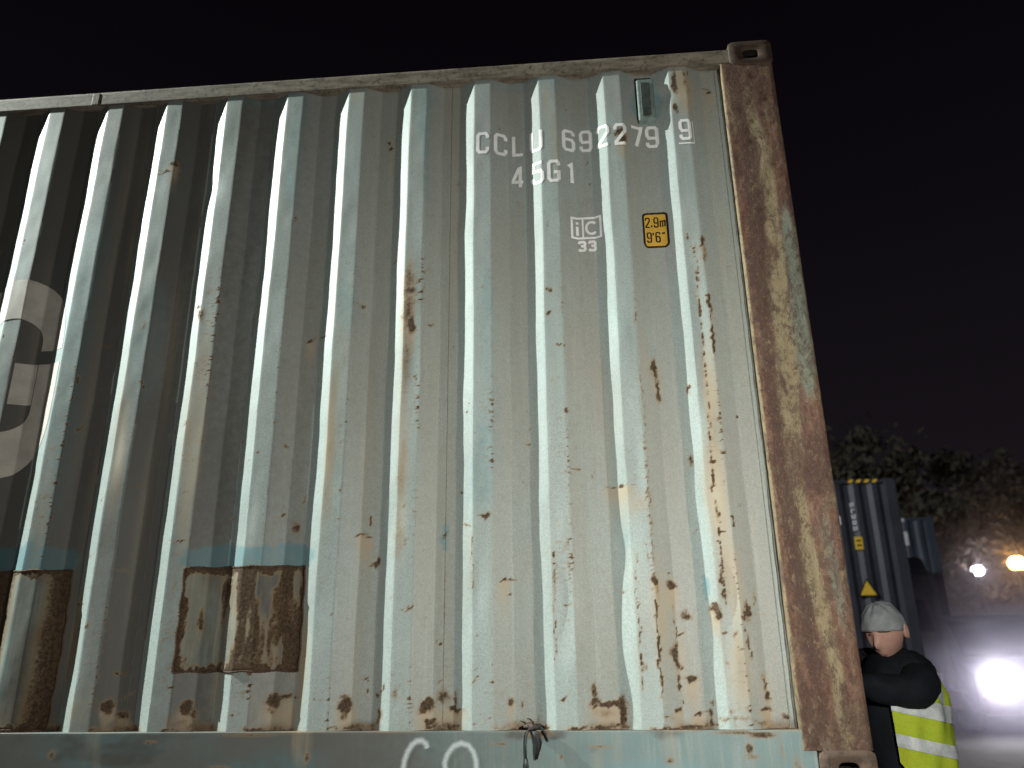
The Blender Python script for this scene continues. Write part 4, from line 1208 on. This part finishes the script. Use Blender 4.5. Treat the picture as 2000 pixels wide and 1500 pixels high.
def far_container(x0, x1, y0, y1, z0, name_label, paint, long_front, phase=0.0):
    """x0..x1 wide, y0 is the face towards the camera"""
    t = empty('shipping_container', ((x0 + x1) / 2, (y0 + y1) / 2, z0), name_label, 'shipping container')
    hx, hy, H = (x1 - x0) / 2, (y1 - y0) / 2, 2.896
    b = MB()
    pts = []
    xx = -hx + .12
    k = 0
    while xx < hx - .24:
        for o, d_ in ((0, .0), (.073, .0), (.142, .036), (.2135, .036)):
            q = -hx + .12 + phase + k * PITCH + o
            if -hx + .10 < q < hx - .20: pts.append((q, -hy + .012 + d_))
        k += 1
        xx = -hx + .12 + k * PITCH
    pts = [(-hx + .08, -hy + .012)] + pts + [(hx - .14, -hy + .03)]
    b.loft([[(p[0], p[1], .15) for p in pts], [(p[0], p[1], H - .07) for p in pts]], False, False, False)
    b.build('side_panel', paint, t)
    for sx in (-1, 1):
        for sy in (-1, 1):
            b = MB(); b.box(min(sx * hx, sx * (hx - .17)), max(sx * hx, sx * (hx - .17)), min(sy * hy, sy * (hy - .16)), max(sy * hy, sy * (hy - .16)), .0, H, .008)
            b.build('corner_post', paint, t)
    for zz_ in ((0.02, .15), (H - .07, H - .01)):
        for sy in (-1, 1):
            b = MB(); b.box(-hx + .17, hx - .17, min(sy * hy, sy * (hy - .06)) , max(sy * hy, sy * (hy - .06)), zz_[0], zz_[1], .006); b.build('side_rail', paint, t)
    b = MB(); b.box(-hx + .02, hx - .02, -hy + .06, hy - .02, .10, H - .03); b.build('inner_shell', paint, t)
    return t, hx, hy, H


# dark navy container parked behind, on its own chassis
X1, YF, ZB = 4.52, 9.5, 1.03
nav, hx, hy, H = far_container(X1 - 12.19, X1, YF, YF + 2.44, ZB, 'dark navy container behind the rusty post with yellow warning triangle and striped top corner', M_NAVY, True, .155)
lx = lambda x: x - (X1 - hx)
lz = lambda z: z + BASE - ZB
for k in range(4):
    xa = lx(3.80 + k * .122)
    b = MB(); b.loft([[(xa, -hy - .004, H - .062), (xa + .062, -hy - .004, H - .062), (xa + .095, -hy - .004, H - .012), (xa + .033, -hy - .004, H - .012)],
                      [(xa, -hy + .001, H - .062), (xa + .062, -hy + .001, H - .062), (xa + .095, -hy + .001, H - .012), (xa + .033, -hy + .001, H - .012)]])
    b.build('warning_stripe', M_HAZ, nav)
b = MB()
for k, z_ in enumerate(np.linspace(2.42, 2.06, 5)):
    xa = lx(3.815)
    b.box(xa - .028, xa - .010, -hy - .003, -hy + .008, lz(z_ - .036), lz(z_ + .028))
    if k != 1: b.box(xa + .012, xa + .030, -hy - .003, -hy + .008, lz(z_ - .030), lz(z_ + .034))
    if k in (0, 1, 3): b.box(xa - .028, xa + .030, -hy - .0036, -hy + .0075, lz(z_ + .010), lz(z_ + .026))
    if k in (2, 3): b.box(xa - .028, xa + .030, -hy - .0036, -hy + .0075, lz(z_ - .034), lz(z_ - .018))
b.build('vertical_code', M_WHITE, nav)
b = MB(); b.box(lx(3.59), lx(3.615), -hy - .003, -hy + .008, lz(2.12), lz(2.25)); b.build('white_mark', M_WHITE, nav)
b = MB(); b.box(lx(3.775), lx(3.895), -hy - .004, -hy + .008, lz(1.74), lz(1.93), .003); lb = b.build('yellow_label', M_HAZ, nav)
for za_, zb_ in ((1.86, 1.885), (1.79, 1.815)):
    b = MB(); b.box(lx(3.80), lx(3.87), -hy - .0065, -hy - .003, lz(za_), lz(zb_)); b.build('label_lettering', M_BLACKINK, lb)
def tri(cx_, cz_, s, y):
    return [(cx_ - s, y, cz_ - s * .85), (cx_ + s, y, cz_ - s * .85), (cx_, y, cz_ + s * .95)]
b = MB(); b.loft([tri(lx(3.86), lz(1.17), .150, -hy - .003), tri(lx(3.86), lz(1.17), .150, -hy + .01)], True, True); tr_ = b.build('warning_triangle_border', M_BLACKINK, nav)
b = MB(); b.loft([tri(lx(3.86), lz(1.168), .115, -hy - .006), tri(lx(3.86), lz(1.168), .115, -hy - .002)], True, True); b.build('warning_triangle', M_HAZ, tr_)
chassis('container_chassis', X1 - 12.19, X1 - .05, YF + 1.22, ZB, 'dark trailer chassis under the navy container in the background', (1.5, 2.8))

# truck facing the camera with its lamps on, a blue container on its back
truck = empty('truck', (4.80, 13.0, 0), 'dark truck cab carrying the dull blue container, behind the man', 'truck')
prof = [(-1.0, .45), (-1.02, .9), (-1.0, 1.55), (-.84, 2.55), (-.92, 2.62), (-.90, 2.70), (-.72, 2.74), (-.60, 2.98), (.9, 3.0), (1.0, 2.95), (1.0, .45)]
b = MB()
rings = []
for xx, ins in ((-1.17, .10), (-1.15, .04), (-1.08, .0), (1.08, .0), (1.15, .04), (1.17, .10)):
    rings.append([(xx, y_ * (1 - ins * .6), .45 + (z_ - .45) * (1 - ins * .5)) for y_, z_ in prof])
b.loft(rings, True, True)
cab = b.build('cab', M_CAB, truck)
b = MB(); b.loft([[(-.98, -1.012, 1.66), (.98, -1.012, 1.66), (.90, -.832, 2.50), (-.90, -.832, 2.50)], [(-.98, -.96, 1.66), (.98, -.96, 1.66), (.90, -.78, 2.50), (-.90, -.78, 2.50)]]); b.build('windscreen', M_GLASS, truck)
gr = MB()
gr.box(-.62, .62, -1.055, -1.0, .80, 1.50, .01)
grl = gr.build('grille', M_DARKSTEEL, truck)
for k in range(6):
    b = MB(); b.box(-.58, .58, -1.075, -1.05, .85 + k * .105, .89 + k * .105, .004); b.build('grille_bar', M_CHROME, grl)
b = MB(); b.box(-1.17, 1.17, -1.14, -.98, .36, .70, .04); b.build('bumper', plain('dull_red_bumper', (.16, .035, .03), .5, .4, .3, 5), truck)
for sx in (-.74, .74):
    b = MB(); b.box(sx - .21, sx + .21, -1.075, -1.0, .72, .98, .03); hl = b.build('headlight', M_CHROME, truck)
    b = MB()
    b.loft([[(sx + .15 * math.cos(k * math.pi / 12) , -1.078, .85 + .10 * math.sin(k * math.pi / 12)) for k in range(24)], [(sx + .13 * math.cos(k * math.pi / 12), -1.10, .85 + .085 * math.sin(k * math.pi / 12)) for k in range(24)]])
    b.build('headlight_lens', M_GLASS, hl)
    b = MB(); b.box(sx * 1.5 - .04, sx * 1.5 + .04, -1.0, -.78, 1.9, 2.45, .02); b.build('mirror', M_CAB, truck)
    b = MB(); b.box(sx - .33, sx - .24, -1.152, -1.12, .50, .60, .01); b.build('marker_lamp', M_AMBER, truck)
    for yy in (-.45, 2.6, 3.9):
        b = MB()
        b.loft([[(sx * 1.35 + dx, yy + r_ * math.cos(k * math.pi / 12), .5 + r_ * math.sin(k * math.pi / 12)) for k in range(24)] for r_, dx in ((.30, -.15), (.5, -.14), (.5, .14), (.3, .15))])
        b.build('wheel', M_RUBBER, truck, True)
b = MB()
for sx in (-.45, .45): b.box(sx - .08, sx + .08, .9, 9.0, .80, 1.10, .01)
for yy in (2.3, 5.5, 8.2): b.box(-1.15, 1.15, yy - .08, yy + .08, 1.0, 1.195, .01)
b.build('frame', M_DARKSTEEL, truck)
blu, hx3, hy3, H3 = far_container(4.99, 7.43, 15.0, 21.1, 1.2, 'dull blue container carried behind the dark truck cab, with white corner sign', M_BLUE, False)
b = MB(); b.box(.47, .62, -hy3 - .006, -hy3 + .02, 2.28, 2.58); sg = b.build('white_sign', M_WHITE, blu)
b = MB(); b.box(.51, .535, -hy3 - .010, -hy3 - .005, 2.38, 2.58); b.build('sign_stroke', M_BLACKINK, sg)
b = MB(); b.box(.50, .60, -hy3 - .008, -hy3 + .02, 2.80, 2.87); b.build('white_mark', M_WHITE, blu)
# van coming towards the camera with its headlights on
van = empty('van', (7.26, 13.2, 0), 'van facing the camera with glaring white headlight at the right edge of the photo', 'van')
M_VAN = plain('dark_van_paint', (.06, .05, .055), .4, .5, .3, 4)
vp = [(-1.22, .32), (-1.26, .60), (-1.20, .98), (-.95, 1.10), (-.50, 1.22), (.10, 1.86), (.30, 1.96), (3.2, 2.0), (3.3, 1.85), (3.3, .32)]
b = MB()
rings = []
for xx, ins in ((-.94, .10), (-.90, .03), (-.80, .0), (.80, .0), (.90, .03), (.94, .10)):
    rings.append([(xx * (1 - .10 * max(0, z_ - 1.1)), y_ * (1 - ins * .5), .32 + (z_ - .32) * (1 - ins * .4)) for y_, z_ in vp])
b.loft(rings, True, True)
b.build('body', M_VAN, van)
b = MB(); b.loft([[(-.76, -.478, 1.26), (.76, -.478, 1.26), (.69, .06, 1.835), (-.69, .06, 1.835)], [(-.76, -.43, 1.24), (.76, -.43, 1.24), (.69, .11, 1.80), (-.69, .11, 1.80)]]); b.build('windscreen', M_GLASS, van)
b = MB(); b.box(-.92, .92, -1.34, -1.18, .30, .58, .05); b.build('bumper', plain('dull_red_bumper', (.16, .035, .03), .5, .4, .3, 5), van)
b = MB(); b.box(-.42, .42, -1.265, -1.2, .64, .90, .01); vg = b.build('grille', M_DARKSTEEL, van)
b = MB(); b.box(-.26, .26, -1.352, -1.335, .36, .47, .004); b.build('number_plate', M_WHITE, van)
for sx in (-.70, .70):
    b = MB(); b.box(sx - .20, sx + .20, -1.275, -1.15, .70, .97, .03); hl = b.build('headlight', M_CHROME, van)
    b = MB()
    b.loft([[(sx + .12 * math.cos(k * math.pi / 12), -1.278, .845 + .11 * math.sin(k * math.pi / 12)) for k in range(24)], [(sx + .105 * math.cos(k * math.pi / 12), -1.30, .845 + .095 * math.sin(k * math.pi / 12)) for k in range(24)]])
    b.build('headlight_lens', M_HEAD, hl)
    b = MB(); b.box(sx * 1.5 - .05, sx * 1.5 + .05, -.42, -.30, 1.22, 1.42, .02); b.build('mirror', M_VAN, van)
    for yy in (-.55, 2.5):
        b = MB()
        b.loft([[(sx * 1.2 + dx, yy + r_ * math.cos(k * math.pi / 12), .33 + r_ * math.sin(k * math.pi / 12)) for k in range(24)] for r_, dx in ((.20, -.12), (.33, -.11), (.33, .11), (.2, .12))])
        b.build('wheel', M_RUBBER, van, True)
    lamp('van_headlight', 'SPOT', (7.26 + sx, 11.80, .845), 120, (1.0, .96, 1.0), (4.6 + sx, 0, .2), 120, 1.0, .06)

# street lamps
def street_lamp(loc, h, r_, mat, label, power, color):
    t = empty('street_lamp', (loc[0], loc[1], 0), label, 'street lamp')
    b = MB(); b.tube([(0, 0, 0), (0, 0, h * .6), (0, 0, h - r_ * 1.1)], [.09, .07, .05], 10); b.build('pole', M_POLE, t, True)
    b = MB(); b.tube([(0, 0, h - r_ * 1.6), (0, 0, h - r_ * .8)], [.07, r_ * .6], 14); b.build('lamp_holder', M_POLE, t, True)
    b = MB()
    b.loft([[(r_ * math.cos(p_) * math.cos(k * math.pi / 10), r_ * math.cos(p_) * math.sin(k * math.pi / 10), h + r_ * .9 * math.sin(p_)) for k in range(20)] for p_ in np.linspace(-1.45, 1.45, 13)])
    b.build('lamp_globe', mat, t, True)
    lamp('street_lamp_light', 'POINT', (loc[0], loc[1] - r_ * 1.3, h), power, color, radius=r_ * .8)


street_lamp((14.33, 25.0), 3.90, .27, M_ORANGE, 'street lamp with glowing orange globe, right of the white lamp', 34, (1.0, .58, .25))
street_lamp((13.26, 25.5), 3.72, .20, M_COOL, 'street lamp with small cool white globe, left of the orange lamp', 40, (.88, .86, 1.0))

# trees beyond the yard
def foliage(name, c1, c2):
    t = NT(name)
    n = t.noise(1.3, 4, .6)
    n2 = t.noise(9, 3, .6)
    c = t.mix(t.rng(n, .35, .65), c1, c2)
    c = t.mix(t.rng(n2, .4, .7, 0, .5), c, tuple(x * .5 for x in c1[:3]) + (1,))
    t.bsdf(c, .7, .25)
    return t.mat


M_LEAF = [foliage('olive_foliage', (.100, .100, .062, 1), (.135, .108, .075, 1)), foliage('brown_foliage', (.13, .098, .072, 1), (.09, .088, .060, 1))]
M_BARK = plain('dark_bark', (.05, .038, .03), .9, .2, .4, 12)


def tree(x, y, h, w, label, k, seed):
    r = np.random.RandomState(seed)
    t = empty('tree', (x, y, 0), label, 'tree', 'trees beyond the yard')
    b = MB()
    b.tube([(0, 0, 0), (.1, 0, h * .25), (-.05, .1, h * .5), (.1, 0, h * .8)], [.22, .17, .12, .04], 9)
    for q in range(9):
        a_ = r.rand() * 6.28; z_ = h * (.28 + .5 * r.rand()); ln = w * (.35 + .4 * r.rand())
        b.tube([(0, 0, z_), (ln * .5 * math.cos(a_), ln * .5 * math.sin(a_), z_ + ln * .35), (ln * math.cos(a_), ln * math.sin(a_), z_ + ln * .6)], [.08, .05, .02], 6)
    b.build('trunk', M_BARK, t, True)
    # crown: leaf sprays gathered round many small boughs
    nb = 46
    bc = []
    while len(bc) < nb:
        p = r.uniform(-1, 1, 3)
        if (p ** 2).sum() < 1: bc.append(p)
    bc = np.array(bc) * np.array([w / 2, w / 2, h * .36]) + np.array([0, 0, h * .62])
    bs = r.uniform(.35, .85, nb) * w * .17
    n = 6500
    wch = r.randint(0, nb, n)
    cen = bc[wch] + r.normal(0, 1, (n, 3)) * bs[wch][:, None] * np.array([.62, .62, .45])
    a1 = r.normal(0, 1, (n, 3)); a1 /= np.linalg.norm(a1, axis=1)[:, None]
    a2 = np.cross(a1, r.normal(0, 1, (n, 3))); a2 /= np.linalg.norm(a2, axis=1)[:, None]
    L = r.uniform(.07, .20, n)[:, None]; Wd = L * r.uniform(.35, .6, n)[:, None]
    V = np.stack([cen - a1 * L, cen + a2 * Wd, cen + a1 * L, cen - a2 * Wd], 1).reshape(-1, 3)
    me = bpy.data.meshes.new('crown')
    me.from_pydata(V.tolist(), [], np.arange(n * 4).reshape(n, 4).tolist())
    me.materials.append(M_LEAF[k]); me.update()
    link(bpy.data.objects.new('crown', me), t)


tree(10.0, 24.5, 8.6, 5.2, 'olive tree whose crown rises highest above the navy container', 0, 3)
tree(13.6, 27.0, 8.4, 5.4, 'brownish tree just right of the tallest crown', 1, 4)
tree(17.6, 28.5, 8.4, 6.0, 'dim tree at the right edge of the photo above the orange lamp', 1, 5)
tree(7.4, 27.0, 6.8, 4.2, 'dark tree hidden mostly by the rusty post and the navy container', 0, 6)
tree(14.8, 33.0, 8.0, 6.0, 'farthest dim tree behind the two street lamps', 0, 8)

# exhaust smoke in the van's beam; added puffs imitate headlight glare and lamp halos
def smoke(name, c, rad, density, color, wisp):
    """a puff that thins out towards its edge"""
    t = NT(name + '_volume')
    pv = t.node('ShaderNodeVolumePrincipled')
    pv.inputs['Color'].default_value = color + (1,)
    pv.inputs['Anisotropy'].default_value = .72
    ln = t.node('ShaderNodeVectorMath', operation='LENGTH')
    t.l.new(t.obj(), ln.inputs[0])
    fall = t.rng(ln.outputs['Value'], 1.0, .15)
    nz = t.rng(t.noise(2.2, 3, .6, None, .5), .30, .70, 1 - wisp, 1 + wisp)
    t.l.new(t.math('MULTIPLY', t.math('MULTIPLY', fall, nz), density), pv.inputs['Density'])
    t.l.new(pv.outputs[0], t.out.inputs['Volume'])
    b = MB()
    b.loft([[(math.cos(p_) * math.cos(k * math.pi / 16), math.cos(p_) * math.sin(k * math.pi / 16), math.sin(p_)) for k in range(32)] for p_ in np.linspace(-1.5, 1.5, 17)])
    o = b.build(name, t.mat, None, True, c)
    o.scale = rad
    tag(o, None, None, None, 'stuff')
    return o


smoke('smoke_glow', (6.4, 9.9, 1.0), (3.4, 2.3, 2.4), .15, (.72, .70, .90), .8)
smoke('smoke_glow', (6.52, 11.05, .86), (1.0, .8, .95), .24, (.86, .86, .86), .3)  # added puff for the tight glare round the headlight
smoke('lamp_halo', (13.0, 23.0, 2.8), (9.5, 7.5, 5.0), .035, (.8, .76, .84), .4)  # added haze for the halos of the street lamps
